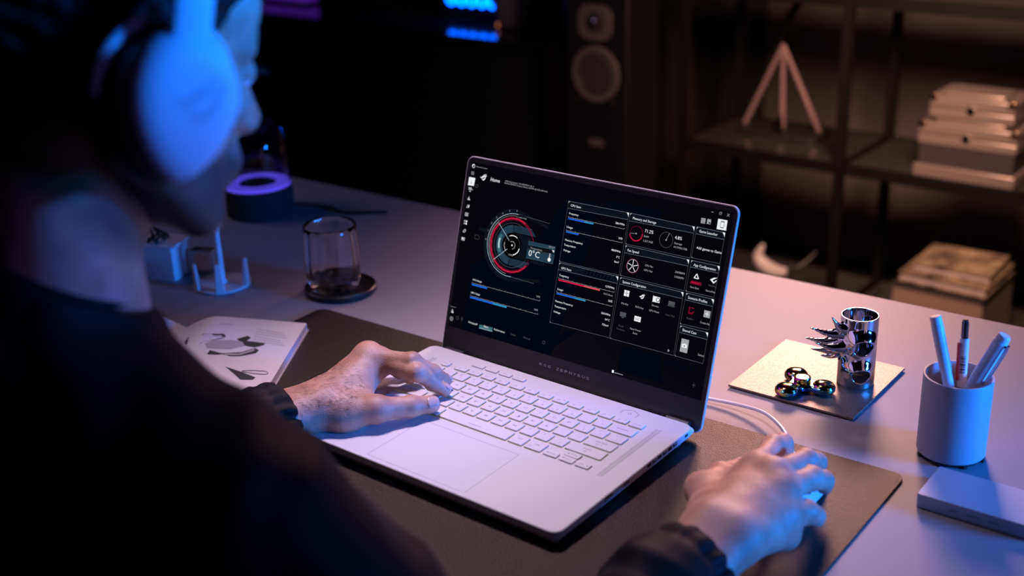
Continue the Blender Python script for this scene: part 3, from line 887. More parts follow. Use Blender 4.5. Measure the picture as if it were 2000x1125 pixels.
# backdrop shapes of the wallpaper
u = UI(); u.z = 0.31
u.poly([(-150, 22.4), (-150, 100), (-60, 150), (-30, 200), (10, 200), (8, 150), (-20, 22.4)], NAVY, 0)
u.poly([(20, 205), (90, 205), (90, 196), (20, 196)], NAVY, 0)
u.poly([scr(*c6(690, 590)), scr(*c6(1080, 690)), scr(*c6(1100, 970)), scr(*c6(650, 830))], NAVY, 0)
u.poly([scr(*c4(1330, 820)), scr(*c4(1440, 850)), scr(*c4(1110, 1055)), scr(*c4(1050, 1040))], NAVY, 0.004)
for i in range(7):
    u.poly([scr(*c6(1130 + i * 50, 720 + i * 14)), scr(*c6(1150 + i * 50, 725 + i * 14)), scr(*c6(1120 + i * 50, 790 + i * 14)), scr(*c6(1096 + i * 50, 784 + i * 14))], NAVY, 0.006)
u.done('wallpaper')

# title bar and side icons
u = UI()
x, y = scr(925.5, 324.5); u.arc(x, y, 1.2, 2.4, 0, 360, GREY); u.arc(x, y, 1.2, 2.45, 60, 200, WHITE, 0.03)
u.T('Armoury Crate', (931, 326.5), (952, 330.5), 1.7, GREY)
x, y = scr(*c3(340, 258))
for k in (-1, 0, 1): u.rect(x - 2.2, y + k * 1.4 - 0.25, x + 2.2, y + k * 1.4 + 0.25, GREY)
u.poly([scr(*c3(304, 297)), scr(*c3(290, 383)), scr(*c3(353, 393)), scr(*c3(368, 309))], WHITE)
u.T('i', (920.0, 359), (921.4, 359.2), 4.2, BLACK)
# emblem: two swept strokes
def emblem(u, cx, cy, s, c=WHITE):
    f = lambda pts: u.poly([(cx + a * s, cy + b * s) for a, b in pts], c)
    f([(-1.0, 0.35), (-0.62, 0.02), (-0.55, 0.14), (-0.2, 0.45), (0.25, 0.85), (0.95, 0.98), (0.35, 0.68), (-0.05, 0.38), (-0.4, -0.05), (-0.6, -0.14)])
    f([(-0.42, -0.10), (-0.05, 0.34), (0.35, 0.60), (1.0, 0.72), (0.80, 0.45), (0.55, 0.40), (0.15, 0.22), (-0.2, -0.05), (-0.33, -0.22)])
    f([(-0.30, -0.30), (0.10, -0.16), (0.35, 0.0), (0.55, 0.38), (0.78, 0.40), (0.60, -0.15), (0.30, -0.50), (0.0, -0.52)])
ex, ey = scr(*c3(450, 310)); emblem(u, ex, ey, 5.2)
u.T('Home', c3(528, 340), c3(625, 350), 4.4)
u.T('AMD Eng Sample: 100-000000561-40_Y', c3(677, 346), c3(985, 394), 1.75, GREY)
u.T('NVIDIA NVIDIA Graphics Device GDDR6 @ 8GB (256 bits)', c3(672, 368), c3(1122, 456), 1.75, GREY)
x, y = scr(*c3(383, 392)); u.arc(x, y, 1.5, 1.9, 0, 360, DIM)
icons = [c3(317, 430), c3(300, 520), c3(290, 605), c3(277, 690), c3(265, 772), c3(253, 860), c3(240, 945)]
for i, p in enumerate(icons):
    x, y = scr(*p)
    if i == 0: u.rect(x - 3, y - 0.6, x + 2, y + 2.6, GREY); u.rect(x - 1.6, y - 2.6, x + 1, y - 1.4, GREY); u.rect(x + 2.6, y - 0.2, x + 3.6, y + 0.6, GREY)
    elif i == 1: u.poly([(x - 2.4, y - 2.2), (x + 2.4, y - 2.2), (x + 1, y + 0.4), (x, y + 2.6), (x - 1, y + 0.4)], GREY); u.rect(x + 0.3, y - 1.8, x + 1.6, y - 0.4, WHITE, .03)
    elif i == 2: u.poly([(x - 2.4, y - 2), (x - 1, y - 2), (x + 0.6, y + 2.2), (x - 0.4, y + 2.2)], GREY); u.poly([(x, y - 2), (x + 1.8, y - 1), (x + 2.4, y + 2.2), (x + 1, y + 1.4)], WHITE)
    elif i == 3: u.rect(x - 2.5, y - 2, x + 2.5, y + 2.2, GREY); u.rect(x - 1.4, y - 0.8, x + 1.7, y + 0.9, BLACK, .03); u.rect(x - 0.2, y - 0.6, x + 0.9, y + 0.5, WHITE, .04)
    elif i == 4:
        for a_, b_ in ((-1.4, 1.4), (1.4, 1.4), (-1.4, -1.5), (1.4, -1.5)): u.rect(x + a_ - 1, y + b_ - 1, x + a_ + 1, y + b_ + 1, WHITE if a_ > 0 else GREY)
    elif i == 5: u.poly([(x - 2.6, y - 1), (x + 0.4, y + 2.4), (x + 2.6, y + 1.6), (x + 2.2, y - 0.8), (x - 0.4, y - 2.6)], GREY); u.poly([(x - 1.1, y - 0.9), (x + 0.6, y + 1), (x + 1.4, y + 0.2), (x - 0.3, y - 1.5)], BLACK, .03)
    else: u.rect(x - 2.6, y - 2, x + 2.6, y + 2, GREY); u.rect(x - 1.9, y - 0.3, x + 0.2, y + 1.3, WHITE, .03)
a, b = scr(*c4(108, 578)), scr(*c4(165, 592)); u.line(a, b, 0.3, GREY)
x, y = scr(*c4(128, 628)); u.poly([(x - 2, y - 2.2), (x + 2, y - 2.2), (x + 1.2, y + 0.6), (x, y + 2.8), (x - 1.2, y + 0.6)], GREY); u.rect(x + 0.2, y - 2.2, x + 1.8, y - 0.8, WHITE, .03)
x, y = scr(*c4(118, 708)); u.arc(x, y, 1.9, 2.5, 0, 360, GREY); u.arc(x, y, 0.5, 1.0, 0, 360, GREY)
x, y = scr(*c4(181, 700)); u.arc(x, y, 1.6, 2.0, 0, 360, DIM)
x, y = scr(*c4(228, 713)); u.rect(x - 1.8, y - .2, x + 1.8, y + .2, DIM); u.rect(x - .2, y - 3, x + .2, y + 3, DIM)
for p, k in ((c5(1595, 174), 0), (c5(1673, 190), 1), (c5(1753, 206), 2)):
    x, y = scr(*p)
    if k == 0: u.rect(x - 1.4, y - .2, x + 1.4, y + .2, GREY)
    if k == 1: u.arc(x, y, 1.2, 1.6, 45, 405, GREY, n=4); u.arc(x + .7, y + .7, 1.3, 1.6, -45, 135, GREY, n=2)
    if k == 2: u.line((x - 1.4, y - 1.4), (x + 1.4, y + 1.4), .35, GREY); u.line((x - 1.4, y + 1.4), (x + 1.4, y - 1.4), .35, GREY)
x, y = scr(*c5(1502, 262)); u.rect(x - 2.5, y - 2.7, x + 2.5, y + 2.7, GREY)
for k in range(4): u.rect(x - 2.0, y - 2.2 + k * 1.2, x + 2.0, y - 1.9 + k * 1.2, BLACK, .03)
x, y = scr(*c5(1560, 271)); u.rect(x - 2.2, y - 2.5, x + 2.2, y + 2.5, GREY); u.rect(x - .2, y - 2, x + 1.8, y - 0.4, BLACK, .03)
u.poly([scr(*c5(1652, 242)), scr(*c5(1636, 344)), scr(*c5(1730, 361)), scr(*c5(1745, 258))], WHITE)
x, y = scr(*c5(1692, 300)); u.rect(x - 2.1, y - 3.4, x + 2.1, y + 3.4, BLACK, .03); u.rect(x - 1.7, y - 2.7, x + 1.7, y + 2.5, WHITE, .04)
for s in (-1, 1): u.rect(x + s * 3.3 - .15, y - 2, x + s * 3.3 + .15, y + 2, GREY, .03)
u.done('title_bar_and_icons')

# round gauge
u = UI(); gx, gy = -95.7, 133.4
u.arc(gx, gy, 36.2, 41.2, 70, 285, SLATE)
u.poly([(gx + 41.2 * math.cos(math.radians(70)), gy + 38.7), (gx + 46, gy + 30), (gx + 46, gy + 27), (gx + 14, gy + 34)], SLATE, .01)
u.poly([(gx + 10.6, gy - 39.8), (gx + 9.3, gy - 35), (gx + 46, gy - 31), (gx + 46, gy - 34)], SLATE, .01)
u.arc(gx, gy, 35.6, 36.1, 85, 278, ICE, .03); u.arc(gx, gy, 33.4, 33.7, 88, 265, GREY, .03)
for k in range(46): u.arc(gx, gy, 32.4, 33.2, 135 + k * 2, 135.9 + k * 2, GREY, .03, 1)
u.line((gx + 3, gy + 36), (gx + 47, gy + 33.5), .25, LINE); u.line((gx + 4, gy - 35.8), (gx + 38, gy - 36.5), .25, LINE)
u.arc(gx, gy, 31.1, 32.0, 40, 330, CRIM, .025); u.arc(gx, gy, 29.9, 31.0, 62, 320, RED, .03); u.arc(gx, gy, 28.6, 29.4, 30, 335, CRIM, .025)
u.arc(gx, gy, 29.6, 30.9, 30, 62, CRIM, .03); u.arc(gx, gy, 29.8, 30.8, 14, 30, CRIM, .03)
u.arc(gx, gy, 25.2, 25.6, 60, 330, DIM, .03); u.arc(gx, gy, 26.5, 28, 100, 260, SLATE, .02)
u.arc(gx, gy, 14.5, 23.5, 88, 272, NAVY, .02); u.arc(gx, gy, 14.5, 23.0, 95, 265, STEEL, .025); u.arc(gx, gy, 17, 21, 150, 215, TEAL, .03); u.arc(gx, gy, 18, 20, 165, 200, ICE, .033, 12)
for s in (1, -1):
    y0 = gy + s * 15.2
    for k in range(6):
        yy = gy + s * (15.2 + k * 1.35)
        u.rect(gx - 1, yy, gx + 31 - k * 1.3, yy + 0.9 * s, STEEL, .025) if s > 0 else u.rect(gx - 1, yy + 0.9 * s, gx + 27 - k * 1.6, yy, STEEL, .025)
u.arc(gx, gy, 0, 13.6, 0, 360, BLACK, .035); u.rect(gx, gy - 14, gx + 26, gy + 14, SLATE, .034)
u.arc(gx, gy, 10.6, 11.5, 58, 118, WHITE, .045); u.arc(gx, gy, 10.6, 11.5, 172, 225, GREY, .045); u.arc(gx, gy, 10.5, 11.6, 285, 350, WHITE, .045); u.arc(gx, gy, 10.9, 11.2, 0, 360, DIM, .04)
u.arc(gx, gy, 4.0, 4.6, -80, 130, GREY, .045); u.arc(gx, gy, 0, 1.0, 0, 360, WHITE, .05, 12)
for th0, r0, r1 in ((137, 6.5, 31.5), (222, 8, 31.5)):
    t = math.radians(th0); u.line((gx + r0 * math.cos(t), gy + r0 * math.sin(t)), (gx + r1 * math.cos(t), gy + r1 * math.sin(t)), .5, ICE, .06)
for n_, (a_, b_) in enumerate(((-134.2, 133.3), (-132.9, 143.4), (-129.0, 153.1), (-123.0, 160.6), (-115.3, 166.8), (-106.0, 171.3), (-95.7, 173.1))):
    u.t(str(n_), a_, b_ - 1, 2.2, GREY, 'c')
u.T('CPU', c4(716, 48), c4(760, 58), 2.2, GREY)
u.T('x 1000 MHz', c3(802, 722), c3(905, 745), 1.6, GREY)
q = [scr(*c3(925, 965)), scr(*c3(1210, 1026)), scr(*c4(1180, 138)), scr(*c4(898, 72))]
u.poly(q, STEEL, .05); u.poly([scr(*c3(920, 1010)), scr(*c3(1196, 1062)), scr(*c4(1186, 48)), scr(*c4(912, -14))], SLATE, .055)
for p, r in ((c3(918, 1050), c3(1186, 1112)), (c3(925, 1003), c3(1198, 1060)), (c4(898, 72), c4(1180, 138))): u.line(scr(*p), scr(*r), .3, TEAL, .06)
u.T('Temperature', c3(942, 1046), c3(1065, 1072), 2.0, GREY)
u.T('0\u00b0C', c4(922, 50), c4(1036, 76), 7.2, WHITE)
u.T('RESET', c3(1136, 1036), c3(1198, 1050), 2.0, GREY)
x, y = scr(*c4(1140, 92)); u.arc(x, y, 0, 2.2, 0, 360, WHITE, .07, 16); u.rect(x - .9, y, x + .9, y + 7, GREY, .065)
u.poly([scr(*c3(1170, 1063)), scr(*c3(1194, 1068)), scr(*c3(1189, 1092))], WHITE, .065)
u.poly([scr(*c4(935, 95)), scr(*c4(1090, 128)), scr(*c4(1084, 160)), scr(*c4(935, 122))], SLATE, .03)
u.poly([scr(*c3(405, 826)), scr(*c3(490, 842)), scr(*c3(482, 878)), scr(*c3(400, 852))], SLATE, .03)
pts = [scr(*c3(a_, b_)) for a_, b_ in ((366, 905), (398, 908), (412, 930), (405, 950), (362, 946))]
for i in range(5): u.line(pts[i], pts[(i + 1) % 5], .3, DIM)
u.done('round_gauge')

def bar(u, p, q, ticks, frac, cols, th=1.6):
    """scale line with ticks from pixel p to q and a filled bar under it"""
    a, b = np.array(scr(*p)), np.array(scr(*q)); b[1] = a[1] = (a[1] + b[1]) / 2
    u.line(a, b, .28, GREY)
    for i in range(ticks + 1):
        x = a[0] + (b[0] - a[0]) * i / ticks
        u.rect(x - .13, a[1], x + .13, a[1] + (1.4 if i in (0, ticks) else .9), GREY)
    W = (b[0] - a[0]) * frac; n = max(4, int(W / 1.1))
    for i in range(n):
        x0 = a[0] + W * i / n
        u.poly([(x0, a[1] - 0.7 - th), (x0 + W / n * .86, a[1] - 0.7 - th), (x0 + W / n * .95 + .25, a[1] - 0.7), (x0 + .25, a[1] - 0.7)], cols[0] if i < n * 0.62 else cols[1], .03)

u = UI()
u.T('CPU Usage', c4(340, 308), c4(436, 330), 2.2); bar(u, c4(333, 338), c4(1043, 520), 12, 0.23, (BLUE, BLUE), 2.0); u.T('24%', c4(1006, 482), c4(1044, 490), 2.2, GREY)
u.done('processor_usage_bar')
u = UI()
u.T('GPU Usage', c4(322, 442), c4(416, 464), 2.2); bar(u, c4(316, 473), c4(1022, 660), 12, 0.55, (BLUE, CYAN), 2.0); u.T('56%', c4(984, 620), c4(1022, 630), 2.2, GREY)
u.done('graphics_usage_bar')
u = UI()
u.poly([scr(*c4(412, 770)), scr(*c4(550, 802)), scr(*c4(545, 842)), scr(*c4(408, 806))], TEAL, .02); u.line(scr(*c4(408, 806)), scr(*c4(545, 842)), .5, ICE, .03)
u.T('Windows\u00ae', c4(294, 752), c4(390, 772), 2.3); u.T('Silent', c4(455, 796), c4(505, 806), 2.3); u.T('Performance', c4(563, 828), c4(676, 856), 2.3); u.T('Turbo', c4(735, 878), c4(788, 888), 2.3, DIM); u.T('Manual', c4(870, 912), c4(940, 930), 2.3, DIM)
u.done('mode_tabs')
u = UI()
x, y = scr(*c4(1083, 958)); u.arc(x, y, 1.5, 1.9, 0, 360, DIM)
x, y = scr(*c6(1407, 984)); u.rect(x - 2, y - .2, x + 2, y + .2, DIM); u.rect(x - .2, y - 2.4, x + .2, y + 2.4, DIM)
x, y = scr(*c6(600, 846)); u.rect(x - 1.3, y - 1.4, x + 1.3, y + 1.6, WHITE); u.rect(x + 2.4, y - 1, x + 13, y - .3, GREY)
u.done('screen_corner_marks')

def frame(u, tl, tr, br, bl, hl, hr):
    TL, TR, BR, BL = scr(*tl), scr(*tr), scr(*br), scr(*bl); HL, HR = scr(*hl), scr(*hr)
    u.poly([TL, TR, HR, HL], SLATE, .005)
    u.line(TL, TR, .45, LINE); u.line(HL, HR, .4, LINE); u.line(TL, BL, .3, DIM); u.line(BL, BR, .3, LINE); u.line(TR, BR, .3, DIM)
    x, y = TL; u.poly([(x, y), (x + 2.2, y), (x, y - 2.2)], GREY, .03)
    x, y = TR; u.poly([(x - 3, y), (x, y), (x, y - 4.5), (x - 1, y - 2.4)], WHITE, .03)
    x, y = BL; u.poly([(x, y), (x + 1.2, y), (x, y + 1.2)], GREY, .03)

u = UI(); frame(u, c5(158, 65), c5(762, 183), c5(662, 806), c5(66, 668), c5(148, 135), c5(748, 250))
u.T('CPU Stats', c5(180, 118), c5(280, 138), 2.6)
u.T('Frequency', c5(163, 196), c5(256, 218), 2.3); bar(u, c5(155, 230), c5(716, 340), 12, 0.46, (BLUE, CYAN)); u.T('2861MHz', c5(625, 292), c5(718, 306), 2.3)
u.T('Usage', c5(138, 330), c5(198, 345), 2.3); bar(u, c5(134, 360), c5(694, 480), 12, 0.23, (BLUE, BLUE)); u.T('24%', c5(655, 443), c5(696, 452), 2.3)
u.T('Memory Frequency', c5(122, 460), c5(298, 500), 2.3); u.T('Temperature', c5(112, 508), c5(228, 534), 2.3); u.T('Voltage', c5(104, 562), c5(174, 578), 2.3)
u.T('4800MHz', c5(582, 560), c5(676, 582), 2.3); u.T('0\u00b0C', c5(633, 630), c5(667, 636), 2.3); u.T('0mV', c5(613, 678), c5(660, 688), 2.3)
u.done('processor_panel')

u = UI(); frame(u, c5(66, 680), c5(655, 820), c6(562, 510), c6(-30, 355), c5(52, 748), c5(645, 888))
for k in range(8): u.poly([scr(*c5(330 + k * 34, 752 + k * 8)), scr(*c5(345 + k * 34, 756 + k * 8)), scr(*c5(322 + k * 34, 800 + k * 8)), scr(*c5(306 + k * 34, 796 + k * 8))], NAVY, .008)
u.T('GPU Stats', c5(84, 742), c5(184, 762), 2.6)
u.T('Frequency', c5(66, 812), c5(160, 836), 2.3); bar(u, c5(58, 842), c5(614, 972), 12, 0.75, (RED, PINK)); u.T('1275MHz', c5(526, 924), c5(616, 942), 2.3)
u.T('ROG Boost', c5(508, 996), c5(600, 1012), 2.0, GREY)
u.T('Usage', c5(44, 950), c5(102, 964), 2.3); bar(u, c5(38, 978), c5(592, 1112), 12, 0.53, (BLUE, CYAN)); u.T('56%', c5(552, 1068), c5(594, 1080), 2.3)
u.T('Memory Frequency', c6(24, 150), c6(200, 192), 2.3); u.T('Temperature', c6(16, 200), c6(132, 226), 2.3); u.T('Voltage', c6(6, 254), c6(76, 270), 2.3)
u.T('5501MHz', c6(482, 270), c6(574, 288), 2.3); u.T('54\u00b0C', c6(520, 334), c6(566, 342), 2.3); u.T('725mV', c6(490, 384), c6(556, 394), 2.3)
u.done('graphics_panel')

u = UI(); frame(u, c5(775, 185), c5(1418, 322), c5(1370, 634), c5(728, 492), c5(765, 262), c5(1404, 385))
u.T('Memory and Storage', c5(798, 246), c5(1032, 290), 2.8)
u.arc(63.7, 176.4, 7.6, 7.9, 0, 360, CRIM)
for k in range(33): u.arc(63.7, 176.4, 7.0, 8.4, 195 + k * 5.2, 198 + k * 5.2, RED, .03, 1)
u.arc(63.7, 176.4, 7.6, 8.3, 0, 80, CRIM, .03)
t = math.radians(187); u.line((63.7, 176.4), (63.7 + 8 * math.cos(t), 176.4 + 8 * math.sin(t)), .35, GREY, .03); u.arc(63.7, 176.4, 0, .9, 0, 360, GREY, .03, 8)
u.T('71.2%', c5(918, 376), c5(1002, 396), 3.6); u.T('RAM', c5(910, 424), c5(956, 434), 2.2, GREY); u.T('5.2/7.3GB', c5(902, 468), c5(998, 488), 2.2, GREY)
u.arc(100.7, 176.6, 7.8, 8.2, 0, 360, DIM); t = math.radians(70); u.line((100.7, 176.6), (100.7 + 8 * math.cos(t), 176.6 + 8 * math.sin(t)), .35, GREY, .03); u.arc(100.7, 176.6, 0, .9, 0, 360, GREY, .03, 8)
u.T('4.8%', c5(1218, 442), c5(1288, 458), 3.6); u.T('Storage', c5(1212, 492), c5(1290, 504), 2.2, GREY); u.T('44.7/930.7GB', c5(1204, 530), c5(1340, 560), 2.2, GREY)
u.done('memory_panel')

u = UI(); frame(u, c5(728, 508), c5(1362, 652), c5(1312, 960), c5(676, 808), c5(714, 580), c5(1352, 714))
u.T('Fan Speed', c5(746, 566), c5(858, 586), 2.8)
fx, fy = 65.7, 141.9
u.arc(fx, fy, 7.6, 8.0, 0, 360, CRIM); u.arc(fx, fy, 6.6, 7.2, 0, 360, GREY)
for k in range(5):
    t = math.radians(82 + 72 * k); u.line((fx + 1.0 * math.cos(t), fy + 1.0 * math.sin(t)), (fx + 6.6 * math.cos(t + .15), fy + 6.6 * math.sin(t + .15)), .75, WHITE, .03)
u.arc(fx, fy, 0, .9, 0, 360, GREY, .03, 8)
u.T('CPU Fan', c5(920, 714), c5(1000, 732), 2.2, GREY); u.T('GPU Fan', c5(910, 760), c5(994, 776), 2.2, GREY); u.T('2000RPM', c5(1220, 780), c5(1316, 800), 2.2, GREY); u.T('5700RPM', c5(1214, 828), c5(1306, 846), 2.2, GREY)
u.done('fan_panel')

u = UI(); frame(u, c5(676, 826), c5(1306, 978), c6(1206, 686), c6(572, 515), c5(664, 892), c5(1294, 1040))
u.T('System Configuration', c5(696, 880), c5(930, 932), 2.8)
x, y = scr(*c6(738, 66))
for a_ in (-1, 1):
    for b_ in (-1, 1): u.rect(x + a_ * 1.75 - 1.5, y + b_ * 1.7 - 1.5, x + a_ * 1.75 + 1.5, y + b_ * 1.7 + 1.5, WHITE)
ex, ey = scr(*c6(888, 104)); emblem(u, ex, ey, 3.7)
x, y = scr(*c6(1036, 128)); u.rect(x - 4, y - 3, x + 4, y + 3, WHITE); u.arc(x + 1.6, y, 1.6, 2.3, 0, 360, BLACK, .03, 16); u.rect(x - 4.6, y - 3.4, x - 4, y + 3.6, WHITE)
x, y = scr(*c6(1186, 172)); u.rect(x - 3.8, y - 1.6, x + 3.8, y + 2.6, DIM); u.rect(x - 4.4, y - 2.8, x + 4.4, y - 2.0, DIM)
x, y = scr(*c6(700, 282)); u.rect(x - 3.8, y - 1.8, x + 3.8, y + 3, DIM); u.rect(x - 1.4, y - 3.2, x + 1.4, y - 2.2, DIM)
x, y = scr(*c6(846, 322)); u.rect(x - 4, y - 2.8, x + 4, y + 2.8, WHITE); u.t('HZ', x, y - 1.3, 2.6, BLACK, 'c')
u.T('Win Key', c6(682, 170), c6(754, 188), 2.1, GREY); u.T('ROG Key', c6(824, 206), c6(904, 226), 2.1, GREY); u.T('Discrete', c6(988, 192), c6(1056, 206), 2.1, GREY); u.T('GPU Mode', c6(962, 242), c6(1062, 262), 2.1, GREY); u.T('Touch Pad', c6(1120, 284), c6(1212, 302), 2.1, DIM)
u.T('Panel', c6(656, 394), c6(704, 404), 2.1, DIM); u.T('Overdrive', c6(634, 424), c6(718, 442), 2.1, DIM); u.T('Panel Power', c6(772, 424), c6(882, 446), 2.1, GREY); u.T('Saver', c6(798, 468), c6(846, 478), 2.1, GREY)
x, y = scr(*c6(1156, 638)); u.poly([(x - .9, y - 1.6), (x + 1.2, y), (x - .9, y + 1.6)], GREY)
u.done('system_panel')

u = UI(); frame(u, c5(1438, 322), c5(1722, 382), c5(1668, 690), c5(1384, 630), c5(1426, 390), c5(1712, 450))
u.T('Game Launcher', c5(1462, 376), c5(1645, 412), 2.8); u.T('Add games to Game', c5(1434, 540), c5(1686, 590), 2.7)
u.done('launcher_panel')
u = UI(); frame(u, c5(1384, 656), c5(1668, 718), c5(1608, 1026), c5(1328, 964), c5(1370, 722), c5(1656, 786))
u.T('App Configuration', c5(1404, 712), c5(1626, 752), 2.8)
x, y = scr(*c5(1436, 816))
for k in range(3):
    t0, t1 = math.radians(90 + 120 * k), math.radians(210 + 120 * k)
    u.line((x + 3.1 * math.cos(t0), y - .6 + 3.1 * math.sin(t0)), (x + 3.1 * math.cos(t1), y - .6 + 3.1 * math.sin(t1)), 1.0, WHITE)
u.poly([scr(*c5(1382, 858)), scr(*c5(1486, 880)), scr(*c5(1482, 912)), scr(*c5(1366, 886))], CRIM); u.T('Rainbow', c5(1386, 880), c5(1462, 892), 1.8, RED)
x, y = scr(*c5(1604, 856)); u.poly([(x - 3.8, y), (x - .2, y + 2.6), (x + 4, y + 3.4), (x + 1, y + 1.2), (x - 1.2, y - .2), (x + .8, y - 1.6), (x + 3.2, y + .8), (x + 4, y + .4), (x + .8, y - 3.4)], WHITE)
u.poly([scr(*c5(1552, 900)), scr(*c5(1640, 918)), scr(*c5(1636, 932)), scr(*c5(1548, 912))], SLATE); u.T('Default', c5(1558, 912), c5(1622, 924), 1.7, DIM)
u.T('Aura Sync', c5(1368, 928), c5(1458, 946), 2.1, GREY); u.T('GameVisu', c5(1524, 964), c5(1620, 984), 2.1, GREY)
u.done('app_panel')
u = UI(); frame(u, c6(1334, 62), c6(1610, 128), c6(1556, 432), c6(1272, 370), c6(1318, 130), c6(1596, 198))
u.T('Scenario Profiles', c6(1350, 118), c6(1542, 158), 2.8)
x, y = scr(*c6(1382, 240)); u.poly([(x - 3.4, y - 3.4), (x + 1.5, y - 3.8), (x + 4, y - .4), (x + 2.6, y - .2), (x + .6, y - 1.8), (x - 2, y - 1.6), (x - 1.4, y + 3.6), (x - 3, y + 3.8)], CRIM); u.poly([(x - .6, y + 2.6), (x + 2.4, y + 2.2), (x + 3, y + 3.4), (x, y + 3.8)], CRIM)
x, y = scr(*c6(1540, 274)); u.rect(x - 3.6, y - 3.6, x + 3.6, y + 3.6, GREY); u.rect(x - .3, y - 2.2, x + .3, y + 2.2, WHITE, .03); u.rect(x - 2.2, y - .3, x + 2.2, y + .3, WHITE, .03)
u.T('Profile 1', c6(1336, 320), c6(1408, 336), 2.1, DIM); u.T('Create Ne', c6(1470, 362), c6(1564, 384), 2.2, GREY)
u.done('profile_panel')
u = UI(); frame(u, c6(1274, 388), c6(1552, 460), c6(1500, 768), c6(1218, 690), c6(1264, 455), c6(1540, 528))
u.T('Shared Cam', c6(1294, 442), c6(1432, 472), 2.8)
x, y = scr(*c6(1314, 590)); u.rect(x - 4.4, y - 7, x + 4.4, y + 7, GREY); u.rect(x - 3, y - 2, x + 3, y + 1.6, WHITE, .03); u.rect(x - 1.2, y + 1.6, x + 1.2, y + 2.4, WHITE, .03); u.arc(x, y - .2, 0, 1.1, 0, 360, GREY, .04, 12)
u.T('Select', c6(1447, 686), c6(1510, 700), 2.4, GREY)
u.done('camera_panel')

# ------------------------------------------------------------------ background: shelving, tower speaker, sideboard
m_shelfsteel = mat('shelf_steel', (0.010, 0.009, 0.010), 0.45, 0.4)
m_shelfglass = mat('shelf_dark_glass', (0.05, 0.045, 0.045), 0.12, coat=0.3)
YF, YB = 1800.0, 2090.0
SZ = -226.0
def px_x(px, py, Y): return float(on_y(px, py, Y)[0])
x_a = px_x(1335, 270, YF); x_b = px_x(1640, 322, YF)
shelf = empty('shelving_unit', (x_a, YF, FLOOR), 'black steel shelving unit with dark glass boards carrying the tripod telescope', 'shelf', group='black steel shelving units')
def local(mb_args, ref):
    x0, x1, y0, y1, z0, z1 = mb_args
    return MB().box(x0 - ref[0], x1 - ref[0], y0 - ref[1], y1 - ref[1], z0 - ref[2], z1 - ref[2])
ref = (x_a, YF, FLOOR)
def rack(root, ref, xs, xr):
    for x in xs:
        for y in (YF, YB):
            local((x - 11, x + 11, y - 11, y + 11, FLOOR, 700), ref).build('post', m_shelfsteel, root)
    for z in (-615.0, SZ, 168.0, 560.0):
        local((xr[0], xr[1], YF - 8, YF + 8, z - 26, z), ref).build('front_rail', m_shelfsteel, root)
        local((xr[0], xr[1], YB - 8, YB + 8, z - 26, z), ref).build('back_rail', m_shelfsteel, root)
        for x in xs:
            local((x - 8, x + 8, YF, YB, z - 26, z), ref).build('side_rail', m_shelfsteel, root)
        local((xr[0] + 4, xr[1] - 4, YF + 9, YB - 9, z - 10, z - 2), ref).build('glass_board', m_shelfglass, root)
rack(shelf, ref, (x_a, x_b), (x_a - 10, x_b + 11))
x_c = x_b + 24; x_d = x_b + 640
ref2 = (x_c, YF, FLOOR)
shelf2 = empty('shelving_unit', ref2, 'black steel shelving unit with dark glass boards carrying the silver cases', 'shelf', group='black steel shelving units')
rack(shelf2, ref2, (x_d,), (x_b + 13, x_d + 11))

# telescope on a black tray
m_tele = mat('copper_pink', (0.50, 0.33, 0.30), 0.35, 0.3)
YT = 1930.0
hub = on_y(1530, 88, YT); trz = SZ - 2
tele = empty('telescope', (hub[0], YT, trz), 'small pinkish tripod telescope on a black tray on the glass board', 'telescope')
def tl(p): return (p[0] - hub[0], p[1] - YT, p[2] - trz)
def foot_at(px, py, z=trz + 16): 
    p = on_z(px, py, z); return p
MB().prism(rrect(225, 120, 20, 5), 0, 14).build('tray', m_rubber, tele, loc=tl((foot_at(1532, 250)[0], foot_at(1532, 250)[1], trz)), bevel=2)
for px, py in ((1455, 238), (1528, 248), (1600, 256)):
    e = foot_at(px, py); e[2] = trz + 14
    MB().tube([tl(hub), tl(e)], [5.5, 7.0], 12).build('leg', m_tele, tele)
tt = np.array(on_y(1568, -10, YT)); tb_ = np.array(on_y(1502, 108, YT - 10))
MB().tube([tl(tb_), tl(tb_ * .5 + tt * .5), tl(tt), tl(tt + (tt - tb_) * .8)], [9, 10, 12, 12], 16).build('optical_tube', m_gun, tele)
MB().lathe([(0, -12), (8, -12), (9, 0), (8, 40), (5, 60), (0, 62)], seg=20).build('mount', m_gun, tele)

